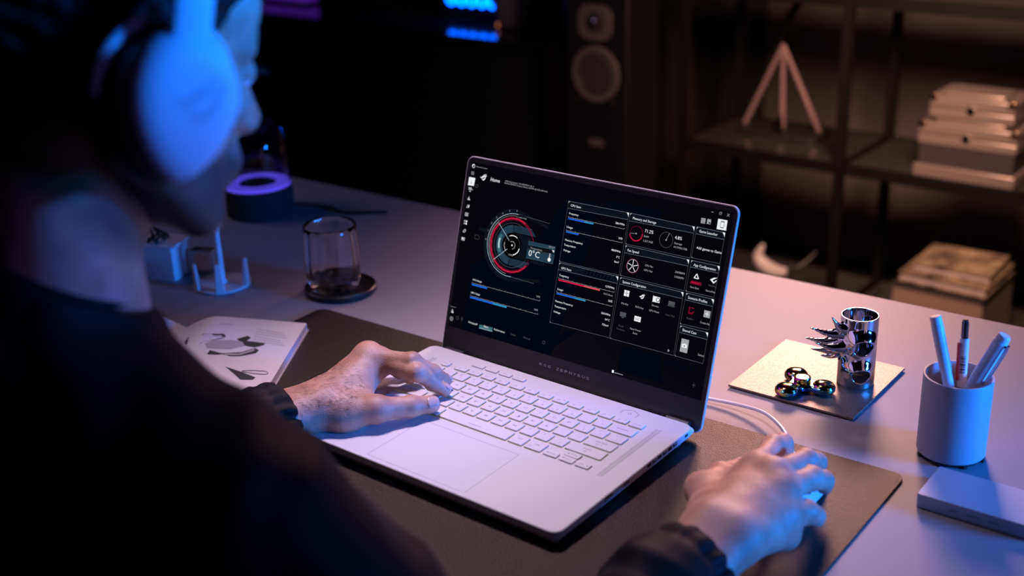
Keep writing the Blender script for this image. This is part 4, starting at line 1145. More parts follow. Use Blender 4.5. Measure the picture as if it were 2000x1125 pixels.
# two silver cases stacked on the right board
m_case = mat('case_silver', (0.42, 0.34, 0.28), 0.35, 0.55)
m_case_d = mat('case_dark', (0.05, 0.042, 0.04), 0.5)
YC = 1880.0
def case(name, px0, px1, pyt, pyb, z0, label, depth):
    l = on_y(px0, pyt, YC - depth / 2); r_ = on_y(px1, pyt + 20, YC - depth / 2)
    x0, x1 = float(l[0]), float(r_[0]); w = x1 - x0; h = float(l[2]) - z0
    e = empty(name, ((x0 + x1) / 2, YC, z0), label, 'case', group='silver cases stacked on the shelf')
    MB().box(-w / 2 + 4, w / 2 - 4, -depth / 2 + 4, depth / 2 - 4, 0, h - 1).build('core', m_case_d, e, bevel=2)
    MB().box(-w / 2, w / 2, -depth / 2, depth / 2, h - 26, h).build('lid_frame', m_case, e, bevel=3)
    MB().box(-w / 2, w / 2, -depth / 2, depth / 2, h - 50, h - 28).build('body_frame', m_case, e, bevel=3)
    MB().box(-w / 2 * .7, w / 2 * .7, -depth / 2 * .8, depth / 2 * .5, h, h + 9).build('handle_plate', m_case, e, bevel=3)
    MB().lathe([(0, 0), (9, 0), (9, 4), (0, 5)], seg=20).build('latch', m_chrome, e, loc=(0, -depth / 2, h - 26), rot=(math.pi / 2, 0, 0))
    for s in (-1, 1): MB().box(-8, 8, -4, 4, -8, 8).build('corner_cap', m_brass, e, loc=(s * (w / 2 - 8), -depth / 2, h - 4), bevel=2)
    return e, w, h
zc = SZ - 2
e1, w1, h1 = case('metal_case', 1795, 1990, 236, 346, zc, 'larger silver metal case at the bottom of the stack on the shelf', 150)
MB().box(-w1 / 2 - 4, w1 / 2 + 4, -79, 79, 2, 30).build('base_frame', m_case, e1, bevel=3)
case('metal_case', 1817, 1985, 184, 236, zc + h1 + 9, 'smaller silver metal case on top of the stack on the shelf', 130)

# things on the low board: mottled books on a ribbed box, a pale curved ornament
LZ = -617.0
m_mott = mat('mottled_cover', (0.10, 0.065, 0.045), 0.7, noise=0.9, nscale=24, color2=(0.55, 0.40, 0.24))
m_rib = mat('ribbed_card', (0.40, 0.29, 0.22), 0.7)
YS = 1790.0
pl_ = on_y(1742, 560, YS - 110); pr_ = on_y(1918, 590, YS - 110)
bx0, bx1 = float(pl_[0]), float(pr_[0]); bw = bx1 - bx0; bcx = (bx0 + bx1) / 2
ztop = float(on_y(1745, 552, YS - 110)[2])
rb = empty('ribbed_box', (bcx, YS, LZ), 'tan box with ribbed sides under the mottled books on the low board', 'box')
MB().box(-bw / 2, bw / 2, -105, 105, 0, ztop - LZ).build('body', m_rib, rb, bevel=1.5)
for i in range(26):
    x = -bw / 2 + 6 + i * (bw - 12) / 25
    MB().box(x - 1.6, x + 1.6, -109, -105, 3, ztop - LZ - 8).build('rib', m_rib, rb)
MB().box(-bw / 2 - 3, bw / 2 + 3, -110, 108, ztop - LZ - 7, ztop - LZ).build('rim', m_case_d, rb)
def bigbook(z, h, dx, rz, w, d, label):
    e = empty('mottled_book', (bcx + dx, YS, z), label, 'book', (0, 0, rz), 'mottled books on the ribbed box')
    MB().box(-w / 2, w / 2, -d / 2, d / 2, h - 5, h).build('cover', m_mott, e, bevel=1.5)
    MB().box(-w / 2, w / 2, -d / 2, d / 2, 0, 5).build('cover', m_mott, e, bevel=1.5)
    MB().box(-w / 2 + 4, w / 2 - 4, -d / 2 + 4, d / 2 - 3, 5, h - 5).build('pages', m_pedge, e)
bigbook(ztop, 24, 4, 0.0, bw * 0.98, 190, 'mottled brown and tan book lying directly on the ribbed box')
bigbook(ztop + 24, 22, 12, 0.05, bw * 0.86, 150, 'mottled brown and tan book on top of the book pile')
m_orn = mat('ornament_pale', (0.75, 0.66, 0.60), 0.35)
YO = 1700.0
op = [on_y(1490, 478, YO), on_y(1481, 500, YO), on_y(1492, 518, YO), on_y(1515, 530, YO), on_y(1540, 532, YO)]
op2 = [on_y(1540, 532, YO), on_y(1556, 524, YO), on_y(1578, 508, YO + 20), on_y(1594, 492, YO + 40)]
ob = op[-1]
orn = empty('horn_ornament', (ob[0], YO, LZ), 'pale curved horn ornament beyond the desk edge under the tripod shelf', 'ornament')
f0 = lambda p: (p[0] - ob[0], p[1] - YO, p[2] - LZ)
c1 = catmull([f0(p) for p in op], 6); MB().tube(c1, [3 + 15 * math.sin(math.pi * (i + 1) / (len(c1) + 4)) for i in range(len(c1))], 14).build('bright_horn', m_orn, orn)
c2 = catmull([f0(p) for p in op2], 6); MB().tube(c2, [10 - 8 * i / len(c2) for i in range(len(c2))], 14).build('dark_horn', m_case_d, orn)
MB().lathe([(0, 0), (40, 0), (44, 6), (40, 10), (10, 14), (9, float(ob[2]) - LZ), (0, float(ob[2]) - LZ)], seg=32).build('pedestal', m_case_d, orn)

# tower speaker
m_tower = mat('tower_black', (0.010, 0.010, 0.013), 0.4)
m_cone = mat('cone_grey', (0.055, 0.05, 0.055), 0.35, coat=0.4)
m_trim = mat('driver_trim', (0.17, 0.13, 0.14), 0.4, 0.2)
YP = 1760.0
tc_ = on_y(1163, 145, YP); tx = float(tc_[0]); wz = float(tc_[2]); twz = float(on_y(1163, 44, YP)[2])
tw = empty('tower_speaker', (tx, YP + 130, FLOOR), 'tall black tower loudspeaker with round woofer beside the shelving', 'speaker')
MB().box(-100, 100, -128, 130, 20, 1080).build('cabinet', m_tower, tw, bevel=5)
MB().box(-115, 115, -140, 145, 0, 20).build('plinth', m_tower, tw, bevel=2)
def drv(name, z, prof_t, prof_c, seg=48):
    d = MB().lathe(prof_t, seg=seg).build(name, m_trim, tw, loc=(0, -128, z - FLOOR), rot=(math.pi / 2, 0, 0))
    MB().lathe(prof_c, seg=seg).build('cone', m_cone, d)
    return d
d = drv('woofer', wz, [(56, 0.5), (58, 5), (70, 7), (74, 5), (75, 0)], [(58, 5), (50, 7.5), (46, 4), (18, -14), (16, -13)])
MB().lathe([(17, -14), (14, -7), (8, -3), (0, -2)], seg=32).build('dust_cap', m_cone, d)
pl2 = MB().prism(rrect(108, 92, 34, 8), 0, 5).build('tweeter_plate', m_trim, tw, loc=(0, -128, twz - FLOOR), rot=(math.pi / 2, 0, 0), bevel=1)
MB().lathe([(30, 5.2), (24, 3), (14, 5.2), (13, 6)], seg=32).build('horn', m_cone, pl2)
MB().lathe([(13, 6), (10, 12), (5, 14.5), (0, 15)], seg=32).build('dome', m_chrome, pl2)
for px, py in ((1127, 195), (1193, 205)):
    q = on_y(px, py, YP)
    MB().lathe([(7, 0), (7, 3), (5, 4), (0, 4)], seg=16).build('screw', m_brass, tw, loc=(float(q[0]) - tx, -128, float(q[2]) - FLOOR), rot=(math.pi / 2, 0, 0))
q = on_y(1160, 278, YP)
MB().prism(rrect(44, 18, 3, 3), 0, 2).build('badge', m_trim, tw, loc=(0, -128, float(q[2]) - FLOOR), rot=(math.pi / 2, 0, 0))

# dark curtain between the speaker and the shelving
m_curt = mat('curtain_dark', (0.030, 0.018, 0.020), 0.85)
xs0, xs1 = px_x(1222, 200, 2300), px_x(1345, 200, 2300)
n = 90
rs = [[(xs0 + (xs1 - xs0) * i / n - (xs0 + xs1) / 2, 26 * math.sin(i * 0.55) + 8 * math.sin(i * 1.7), z) for i in range(n + 1)] for z in (0, 1500)]
rs2 = [[(x, y + 4, z) for x, y, z in r] for r in rs]
mb = MB(); mb.rings(rs, False, False, False); mb.rings(rs2[::-1], False, False, False)
o = mb.build('curtain', m_curt, loc=((xs0 + xs1) / 2, 2330, FLOOR + 5)); props(o, 'dark brown curtain hanging in folds between speaker and shelving', 'curtain')

# glossy sideboard with glowing things
m_gloss = mat('sideboard_gloss', (0.008, 0.008, 0.010), 0.10)
SBZ = -52.0
sbx0, sbx1 = -3300.0, px_x(1118, 90, 1900) - 100
sb = empty('sideboard', ((sbx0 + sbx1) / 2, 2120, FLOOR), 'long glossy black sideboard along the dark wall', 'sideboard')
sw = sbx1 - sbx0
MB().box(-sw / 2, sw / 2, -220, 220, SBZ - 30 - FLOOR, SBZ - FLOOR).build('top', m_gloss, sb, bevel=2)
MB().box(-sw / 2 + 10, sw / 2 - 10, -205, 210, 60, SBZ - 30 - FLOOR).build('body', m_tower, sb)
for i in range(5):
    w_ = (sw - 20) / 5
    MB().box(i * w_ - sw / 2 + 13, (i + 1) * w_ - sw / 2 + 7, -212, -205, 70, SBZ - 36 - FLOOR).build('door', m_tower, sb, bevel=1)
for sx_ in (-1, 1):
    for sy in (-1, 1): MB().box(sx_ * (sw / 2 - 60) - 20, sx_ * (sw / 2 - 60) + 20, sy * 170 - 20, sy * 170 + 20, 0, 60).build('leg', m_shelfsteel, sb)
m_bled = mat('blue_led', (0.0, 0.05, 0.5), 0.4, emit=(0.0, 0.10, 1.0), estr=9.0)
YL = 2120.0
cl_, cr_ = on_y(872, 6, YL), on_y(972, 12, YL)
clock = empty('blue_light_sign', ((cl_[0] + cr_[0]) / 2, YL, SBZ), 'dark panel with a row of glowing blue rounded figures on the sideboard', 'sign')
cw = float(cr_[0] - cl_[0])
MB().box(-cw / 2 - 25, cw / 2 + 25, 4, 30, 0, 190).build('panel', m_tower, clock, bevel=2)
zb = float(cl_[2]) - SBZ
for i in range(5):
    x = -cw / 2 + cw * (i + .5) / 5; w_ = cw / 5 * .36
    path = [(x - w_, 0, zb + 70), (x - w_, 0, zb + 14), (x - w_ * .6, 0, zb + 4), (x, 0, zb), (x + w_ * .6, 0, zb + 4), (x + w_, 0, zb + 14), (x + w_, 0, zb + 70), (x + w_ * .6, 0, zb + 80), (x, 0, zb + 84), (x - w_ * .6, 0, zb + 80), (x - w_, 0, zb + 70)]
    MB().tube(path, 5.5, 8).build('glowing_figure', m_bled, clock)
gs = on_y(1004, 44, 2080); rs_ = 58.0
gl = empty('round_speaker', (gs[0], 2080, SBZ), 'grey rounded speaker with a small orange light beside the blue sign', 'speaker')
m_gsp = mat('grey_fabric', (0.16, 0.15, 0.18), 0.8, bump=0.3, bscale=700)
MB().lathe([(0, 0), (30, 0), (44, 6), (56, 26), (60, 60), (58, 110), (48, 140), (30, 152), (0, 155)], seg=48).build('body', m_gsp, gl)
MB().lathe([(0, 0), (6, 0), (5, 2), (0, 3)], seg=16).build('orange_light', mat('orange_light', (.5, .15, .05), .4, emit=(1, .28, .08), estr=.8), gl, loc=(-30, -41, 12), rot=(math.pi / 2.4, 0, math.radians(-36)))
m_vio = mat('violet_lit_glow', (0.1, 0.03, 0.4), 0.4, emit=(0.10, 0.02, 0.42), estr=0.55)  # violet light falling on the boxes, put into their material as emission
for px0, px1, pyb, lab in ((516, 545, 22, 'narrow box near the brow with violet light put in as glow on the sideboard'), (552, 612, 30, 'wider box with violet light put in as glow on the sideboard')):
    a_, b_ = on_y(px0, pyb, 2100), on_y(px1, pyb, 2100)
    w_ = float(b_[0] - a_[0])
    e = empty('violet_lit_box', ((a_[0] + b_[0]) / 2, 2100, SBZ), lab, 'lamp', group='violet lit boxes on the sideboard')
    MB().box(-w_ / 2, w_ / 2, -30, 30, 10, 190).build('glowing_block', m_vio, e, bevel=4)
    MB().box(-w_ / 2 - 6, w_ / 2 + 6, -36, 36, 0, 10).build('foot', m_tower, e, bevel=2)

# ------------------------------------------------------------------ the sitter
def srgb_skin():
    m = bpy.data.materials.new('skin'); m.use_nodes = True
    nt = m.node_tree; b = nt.nodes['Principled BSDF']
    tc = nt.nodes.new('ShaderNodeTexCoord')
    n1 = nt.nodes.new('ShaderNodeTexNoise'); n1.inputs['Scale'].default_value = 45; n1.inputs['Detail'].default_value = 8
    nt.links.new(tc.outputs['Object'], n1.inputs['Vector'])
    r1 = nt.nodes.new('ShaderNodeValToRGB')
    r1.color_ramp.elements[0].position = 0.3; r1.color_ramp.elements[1].position = 0.7
    r1.color_ramp.elements[0].color = (0.44, 0.21, 0.145, 1); r1.color_ramp.elements[1].color = (0.62, 0.36, 0.265, 1)
    nt.links.new(n1.outputs['Fac'], r1.inputs['Fac'])
    # stubble on jaw, chin and upper lip: stored as a vertex weight
    at = nt.nodes.new('ShaderNodeAttribute'); at.attribute_name = 'stubble'
    mx = nt.nodes.new('ShaderNodeMix'); mx.data_type = 'RGBA'
    mx.inputs['B'].default_value = (0.045, 0.030, 0.028, 1)
    nt.links.new(at.outputs['Fac'], mx.inputs['Factor']); nt.links.new(r1.outputs['Color'], mx.inputs['A']); nt.links.new(mx.outputs['Result'], b.inputs['Base Color'])
    vo = nt.nodes.new('ShaderNodeTexVoronoi'); vo.inputs['Scale'].default_value = 900
    n2 = nt.nodes.new('ShaderNodeTexNoise'); n2.inputs['Scale'].default_value = 260; n2.inputs['Detail'].default_value = 5
    nt.links.new(tc.outputs['Object'], vo.inputs['Vector']); nt.links.new(tc.outputs['Object'], n2.inputs['Vector'])
    ad = nt.nodes.new('ShaderNodeMath'); ad.operation = 'ADD'
    nt.links.new(vo.outputs['Distance'], ad.inputs[0]); nt.links.new(n2.outputs['Fac'], ad.inputs[1])
    bp = nt.nodes.new('ShaderNodeBump'); bp.inputs['Strength'].default_value = 0.35; bp.inputs['Distance'].default_value = 0.0006
    nt.links.new(ad.outputs['Value'], bp.inputs['Height']); nt.links.new(bp.outputs['Normal'], b.inputs['Normal'])
    b.inputs['Roughness'].default_value = 0.48
    b.inputs['Subsurface Weight'].default_value = 0.12
    b.inputs['Subsurface Radius'].default_value = (0.004, 0.0015, 0.0008)
    b.inputs['Subsurface Scale'].default_value = 1.0
    return m
m_skin = srgb_skin()
m_nail = mat('fingernail', (0.62, 0.40, 0.36), 0.25)
m_hair = mat('hair_black', (0.010, 0.008, 0.008), 0.55, bump=0.8, bscale=500, bdist=0.002, spec=0.12)
m_jacket = mat('jacket_black', (0.0040, 0.0040, 0.0060), 0.65, bump=0.25, bscale=700, spec=0.18)

HEAD = np.array([50.0, -462.0, 486.0])
HP, HY, HR = math.radians(-15.6), math.radians(-8), math.radians(0)
HM = np.array(Matrix.Rotation(HY, 3, 'Z') @ Matrix.Rotation(HP, 3, 'X') @ Matrix.Rotation(HR, 3, 'Y'))
hw = lambda q: HEAD + HM @ np.array(q, float)
def HE(c, r): return Ell(hw(c), r, HM)
def HC(a, b, ra, rb): return Cone(hw(a), hw(b), ra, rb)

head_prims = [HE((0, -14, 34), (76, 98, 84)), HE((0, 30, -22), (60, 58, 78)), HE((0, 52, 40), (58, 42, 42))]
for s in (-1, 1):
    head_prims += [HC((s * 56, -2, -52), (s * 22, 66, -98), 17, 16), HE((s * 46, 54, -22), (21, 24, 20)), HC((s * 14, 82, 20), (s * 40, 70, 16), 10, 10), HE((s * 77, -8, -14), (7, 18, 30)), HC((s * 60, 0, -20), (s * 57, 0, -52), 18, 17)]
head_prims += [HE((0, 74, -98), (24, 16, 17)), HC((0, 84, 6), (0, 106, -32), 8, 10.5), HE((10, 98, -36), (9, 9, 7)), HE((-10, 98, -36), (9, 9, 7)), HE((0, 84, -56), (24, 14, 12)), HE((0, 90, -63), (22, 8, 5)), HE((0, 88, -73), (20, 9, 6)), HE((0, 50, -75), (44, 36, 34))]
NB = np.array([12.0, -508.0, 316.0])
head_prims += [Cone(hw((0, -34, -40)), NB, 51, 53), Cone(hw((0, 2, -72)), NB + [2, 16, 0], 33, 38)]
head_base = groups_fn(head_prims, 11.0)
def head_fn(p):
    d = head_base(p)
    for s in (-1, 1):
        d = smax(d, -(np.linalg.norm(p - hw((s * 33, 97, 0)).astype(np.float32), axis=-1) - 15.5), 7.0)
    q = (p - HEAD.astype(np.float32)) @ HM.astype(np.float32)
    for s in (-1, 1):                                          # lowered upper lids over the eyeballs
        ld = np.linalg.norm(q - np.array([s * 31, 74.5, -1], np.float32), axis=-1) - 13.3
        d = smin(d, np.maximum(ld, -4.0 - q[..., 2]), 2.0)
    return d

# ---- hands: joints in world millimetres
def jz(*L): return [on_z(x, y, z) for x, y, z in L]
class Hand:
    def __init__(s, wrist, fore, fingers, thumb, lat, fat=1.0, web=False):
        s.w = wrist; s.fingers = fingers; s.thumb = thumb
        s.palm = []
        mcps = [f[0] for f in fingers]
        k = len(mcps)
        for i, m in enumerate(mcps):
            wq = wrist + lat * (12 - 8 * i)
            s.palm.append(Cone(wq, m - np.array([0, 0, 2.0]), 17.0, 12.6 if i < 3 else 11.5))
            s.palm.append(Cone(wq * .35 + m * .65 - np.array([0, 0, 7]), m - np.array([0, 0, 6]), 13, 10.5))
        for i in range(3):
            s.palm.append(Cone(mcps[i], mcps[i + 1], 10.5, 10.5))
        s.palm += [Cone(wrist + lat * 11, fore + lat * 12, 21, 24), Cone(wrist - lat * 11, fore - lat * 12, 20, 24)]
        s.palm += [Cone(wrist + lat * 14, thumb[0], 18, 17.5), Cone(thumb[0], thumb[1], 17.5, 12.5), Cone(thumb[0], mcps[0] * .7 + wrist * .3 - np.array([0, 0, 6]), 15, 10), Cone(thumb[1] * .75 + thumb[0] * .25, mcps[0] * .62 + wrist * .38 - np.array([0, 0, 4]), 9.5, 9)]
        if web:
            s.palm += [Cone(wrist - lat * 14, on_z(1530, 1042, 30), 18, 12), Cone(on_z(1530, 1042, 30), mcps[3] - np.array([0, 0, 6]), 12, 11)]
            s.palm += [Cone(thumb[1], mcps[0] - np.array([0, 0, 8]), 12, 11), Cone(thumb[2], mcps[0] - np.array([0, 0, 10]), 9, 9)]
        s.palm_fn = groups_fn(s.palm, 13.0)
        s.fing = []
        for i, f in enumerate(fingers):
            q = fat * (1.0 if i < 3 else (0.88 if fat == 1.0 else 1.0))
            r = [10.6 * q, 9.4 * q, 8.1 * q, 7.2 * q]
            pr = [Cone(f[j], f[j + 1], r[j], r[j + 1]) for j in range(3)]
            m1 = (f[0] + f[1]) / 2
            pr.append(Ell(f[1], (9.6 * q,) * 3)); pr.append(Ell(f[2], (8.3 * q,) * 3))
            s.fing.append(groups_fn(pr, 4.0))
        t = thumb
        s.fing.append(groups_fn([Cone(t[1], t[2], 12.2, 10.8), Cone(t[2], t[3], 10.6, 9.4), Ell(t[2], (11.4,) * 3), Ell(t[1], (13.2,) * 3)], 4.0))
        pts = np.array([wrist, fore] + [q for f in fingers for q in f] + list(thumb))
        s.c = (pts.min(0) + pts.max(0)) / 2; s.r = float(np.linalg.norm(pts - s.c, axis=1).max()) + 30
    def d(s, p):
        F = None
        for f in s.fing:
            v = f(p); F = v if F is None else smin(F, v, 1.6)
        return smin(s.palm_fn(p), F, 7.5)

WL = on_z(630, 788, 40)
FL = np.array([-176.0, -190.0, 36.0])
i_ = jz((740, 704, 63), (814, 727, 62), (844, 746, 44), (869, 762, 33))
m_ = jz((720, 699, 65), (805, 706, 69), (846, 728, 53), (870, 743, 36))
r_m = m_[0] + np.array([-13, 12, -5.0])
rg = [r_m, r_m + np.array([34, 15, -14.0]), r_m + np.array([42, 36, -12.0]), on_z(800, 738, 34)]
rg[2] = (rg[1] * .45 + rg[3] * .55) + np.array([6, 6, 6.0])
p_m = r_m + np.array([-11, 11, -8.0])
pk = [p_m, p_m + np.array([24, 18, -10.0]), p_m + np.array([34, 28, -15.0]), p_m + np.array([38, 36, -22.0])]
pk[3][2] = 33
tl_ = jz((676, 808, 36), (738, 799, 41), (803, 794, 37), (842, 790, 35))
latL = np.array([0.80, -0.60, 0.0])
handL = Hand(WL, FL, [i_, m_, rg, pk], tl_, latL)

WR = on_z(1412, 1042, 56)
FR = WR + np.array([-5.0, -62.0, -14.0])
i2 = jz((1480, 912, 64), (1512, 872, 57), (1529, 866, 42), (1535, 878, 32))
m2 = jz((1510, 928, 67), (1574, 899, 55), (1594, 903, 43), (1598, 911, 33))
r2 = jz((1525, 960, 62), (1586, 934, 51), (1608, 939, 38), (1610, 949, 29))
p2 = jz((1528, 1004, 52), (1574, 1000, 41), (1590, 1008, 29), (1592, 1014, 22))
t2 = jz((1388, 1005, 46), (1372, 955, 43), (1408, 928, 36), (1446, 914, 30))
latR = np.array([-0.97, -0.15, 0.1])
handR = Hand(WR, FR, [i2, m2, r2, p2], t2, latR, 1.1, True)

EL = np.array([-232.0, -395.0, 12.0]); ER = np.array([288.0, -385.0, 12.0])
SL = np.array([-150.0, -500.0, 215.0]); SR = np.array([188.0, -506.0, 211.0])
core = [Cone(FL, EL, 27, 34), Cone(EL, SL, 34, 42), Cone(FR, ER, 27, 34), Cone(ER, SR, 34, 42), Cone(SL, SR, 48, 48), Cone(NB, (20, -545, -80), 62, 95), Cone(NB, SL + [40, 0, 0], 40, 40), Cone(NB, SR - [40, 0, 0], 40, 40), Ell((20, -560, -160), (150, 105, 130)), Ell((20, -530, 120), (130, 88, 150))]
core_fn = groups_fn(core, 18.0)
G = [(head_fn, HEAD + np.array([-4, -20, -60]), 215.0), (handL.d, handL.c, handL.r), (handR.d, handR.c, handR.r)]
def desk_box(p, top):
    """the slab of the desk, so that sleeves and forearms rest on it"""
    return np.maximum(np.maximum(-406.0 - p[..., 1], p[..., 2] - top), -31.0 - p[..., 2])
def body_fn(p):
    d = np.maximum(core_fn(p), -desk_box(p, 4.5))
    if p.ndim == 4:
        c = p[p.shape[0] // 2, p.shape[1] // 2, p.shape[2] // 2]; r = float(np.linalg.norm(p[0, 0, 0] - p[-1, -1, -1])) / 2
    for fn, gc, gr in G:
        if p.ndim == 4 and np.linalg.norm(c - gc) - gr > r + 25: continue
        d = smin(d, fn(p), 9.0)
    return d

person = empty('person', (20, -560, FLOOR), 'person in a black jacket typing with one hand and holding the mouse, seen from behind', 'person')
ORG = (20, -560, FLOOR)
me = sdf_mesh('body', body_fn, (-300, -690, -300), (400, 110, 610), 1.7, m_skin, 24, ORG)
co = np.empty(len(me.vertices) * 3, np.float32); me.vertices.foreach_get('co', co)
co = co.reshape(-1, 3) / MM + np.array(ORG)
hl = (co - HEAD) @ HM                       # head-local coordinates
jaw = np.clip(1.3 - np.linalg.norm((hl - np.array([0, 40, -86])) / np.array([72, 72, 40]), axis=1), 0, 1) * (hl[:, 2] < -30)
sb_ = np.clip(1 - np.abs(np.abs(hl[:, 0]) - 62) / 26, 0, 1) * np.clip(1 - np.abs(hl[:, 1] - 18) / 34, 0, 1) * ((hl[:, 2] < 10) & (hl[:, 2] > -95))
w_ = np.clip(np.maximum(jaw * 2.2, sb_ * 1.2), 0, 0.85).astype(np.float32)
w_ *= (np.linalg.norm(hl, axis=1) < 190)
at = me.attributes.new('stubble', 'FLOAT', 'POINT'); at.data.foreach_set('value', w_)
body = obj('body', me, person)
body['label'] = 'bare skin of face, neck and hands'

def nail(f, dors, r, L, W, name='fingernail'):
    """curved nail plate on the last finger segment"""
    a = np.array(f[-1]) - np.array(f[-2]); a /= np.linalg.norm(a)
    n = np.array(dors, float); n -= a * (n @ a); n /= np.linalg.norm(n); b = np.cross(a, n)
    c0 = np.array(f[-1]) + a * (r * 0.18)
    vs = []; fs = []; N = 8; K = 6
    for i in range(K + 1):
        u = -L * 0.62 + L * i / K
        ww = W * math.sqrt(max(0.15, 1 - (max(0, abs(i / K - .5) - .2) / .34) ** 2))
        for j in range(N + 1):
            t = (j / N - 0.5) * 2 * ww
            rr = r * (1.035 - 0.16 * max(0, (u + a @ (c0 - f[-1])) / r) ** 2)
            p = c0 + a * u + n * (rr * math.cos(t)) + b * (rr * math.sin(t)) - np.array(ORG)
            vs.append(p)
    for i in range(K):
        for j in range(N):
            q = i * (N + 1) + j
            fs.append((q, q + 1, q + N + 2, q + N + 1))
    o = MB().add(vs, fs).build(name, m_nail, person)
    sm = o.modifiers.new('thick', 'SOLIDIFY'); sm.thickness = 0.0006
    return o
nail(tl_, (0.45, -0.55, 0.75), 9.6, 13, 0.75)
for f in (i_, m_, rg, pk): nail(f, (0.3, 0.3, 1), 7.4, 9.5, 0.8)
for f in (i2, m2, r2, p2): nail(f, (0.0, 0.5, 1), 7.3 if f is not p2 else 6.4, 9.5, 0.8)
nail(t2, (-0.7, 0.2, 0.7), 9.6, 12, 0.75)

# eyes, brows, lashes
m_eye = mat('eye_white', (0.75, 0.72, 0.70), 0.15); m_iris = mat('iris_brown', (0.06, 0.03, 0.015), 0.15)
for s in (-1, 1):
    c = hw((s * 31, 75, -1)) - np.array(ORG)
    ey = MB().lathe([(0, -12)] + [(12 * math.sin(math.pi * k / 12), -12 * math.cos(math.pi * k / 12)) for k in range(1, 12)] + [(0, 12)], seg=24).build('eyeball', m_eye, person, loc=c)
    dvec = HM @ np.array([0, 0.93, -0.36])
    MB().lathe([(5.6, 10.9), (3, 12.0), (0, 12.4)], seg=20).build('iris', m_iris, ey, rot=Vector(dvec).to_track_quat('Z', 'Y').to_euler())
    lid = [HE((s * 31, 75.5, 0.5), (13.6, 13.6, 13.6))]
    bw_ = MB(); pth = [hw((s * (14 + 34 * t), 92 - 20 * t ** 1.6, 21 + 4 * math.sin(t * 2.4))) - np.array(ORG) for t in np.linspace(0, 1, 9)]
    bw_.tube(pth, [1.6, 2.8, 3.4, 3.6, 3.4, 3.0, 2.4, 1.8, 0.8], 8); bw_.build('eyebrow', m_hair, person)
    ls = MB()
    for t in np.linspace(-1, 1, 11):
        p0 = np.array([s * 31 + t * 10, 87.0 - 2.5 * abs(t), 3.5 - 2.0 * t * t])
        ls.tube([hw(p0) - np.array(ORG), hw(p0 + [t * 1.5, 5, -1.0]) - np.array(ORG), hw(p0 + [t * 2.4, 8.5, 1.2]) - np.array(ORG)], [0.7, 0.5, 0.2], 5)
    ls.build('eyelashes', m_hair, person, kind='stuff')

# hair cap
def hair_fn(p):
    q = ((p - HEAD.astype(np.float32)) @ HM.astype(np.float32))
    x, y, z = q[..., 0], q[..., 1], q[..., 2]
    d = np.linalg.norm((q - np.array([0, -16, 38], np.float32)) / np.array([83, 105, 93], np.float32), axis=-1)
    d = (d - 1.0) * 83
    n = 1.6 * np.sin(x * .31 + 2 * np.sin(y * .11)) * np.sin(y * .27 + z * .13) + 1.2 * np.sin(z * .35 + x * .2)
    d = d + n
    nape = -z - 62 + 0.18 * np.maximum(0, y + 40)          # lower limit at the back of the head
    front = (y - 76) * 0.85 - (z - 58) * 0.55                 # hairline over the forehead
    temple = (y - 34) * 0.8 - (z - 22) * 0.7
    cut = np.maximum(np.maximum(nape, front), temple)
    return smax(d, cut, 6.0)
obj('hair', sdf_mesh('hair', hair_fn, HEAD - 160, HEAD + 160, 2.6, m_hair, 24, ORG), person)

# jacket
CL = np.array([-170.0, -172.0, 36.0]); CR = WR + np.array([-4.0, -34.0, -10.0])
dirL = (CL - EL) / np.linalg.norm(CL - EL); dirR = (CR - ER) / np.linalg.norm(CR - ER)
def sleeve(C, E, S, dr):
    return groups_fn([Cone(C + dr * 6, C - dr * 40, 35, 42), Cone(C - dr * 40, E, 42, 55), Cone(E, S, 56, 66)], 16.0)
slL, slR = sleeve(CL, EL, SL, dirL), sleeve(CR, ER, SR, dirR)
torso = groups_fn([Cone(SL + [20, 0, 0], SR - [20, 0, 0], 66, 66), Ell((20, -530, 120), (158, 108, 190)), Ell((20, -565, -130), (165, 118, 170)), Cone(NB + [0, -10, -30], SR + [-30, 0, 10], 64, 56), Cone(NB + [0, -10, -30], SL + [30, 0, 10], 64, 56), Cone(NB + [0, -6, -16], NB + [0, -2, 10], 68, 62)], 24.0)
def cuff(p, d, C, dr):
    ax = (p - C.astype(np.float32)) @ dr.astype(np.float32)
    u = np.cross(dr, [0, 0, 1.0]); u /= np.linalg.norm(u); v = np.cross(u, dr)
    q = p - C.astype(np.float32)
    ph = np.arctan2(q @ v.astype(np.float32), q @ u.astype(np.float32))
    w = np.exp(-((ax + 8) / 16.0) ** 2)
    d = d - 3.8 * w * np.sin(ph * 13 + 1.3 * np.sin(ax * .12)) * (0.6 + .4 * np.sin(ph * 3 + 1)) + 3.2 * np.exp(-((ax + 17) / 5.0) ** 2)
    for a, b in ((55, 3.4), (92, 3.0), (130, 3.2), (170, 2.6)):       # folds round the sleeve
        d = d - b * np.exp(-((ax + a + 11 * np.sin(ph * 1.0 + a)) / 9.0) ** 2)
    return np.maximum(d, ax - 2.0)
def jacket_fn(p):
    a = cuff(p, slL(p), CL, dirL); b = cuff(p, slR(p), CR, dirR); t = torso(p)
    d = smin(smin(t, a, 20), b, 20)
    x, y, z = p[..., 0], p[..., 1], p[..., 2]
    n = 3.0 * np.sin(x * .045 + 1.6 * np.sin(z * .03)) * np.sin(y * .05 + z * .035) + 1.8 * np.sin((x + y) * .085 + 1.3 * np.sin(z * .06)) + 1.2 * np.sin(z * .12 + x * .07)
    d = d + n * np.clip((np.minimum(np.linalg.norm(p - CL.astype(np.float32), axis=-1), np.linalg.norm(p - CR.astype(np.float32), axis=-1)) - 30) / 50, 0, 1)
    d = smax(d, -desk_box(p, 2.9), 4.0)
    return np.maximum(d, z * 0.96 - (y + 500) * -0.45 - 316)                # neck opening
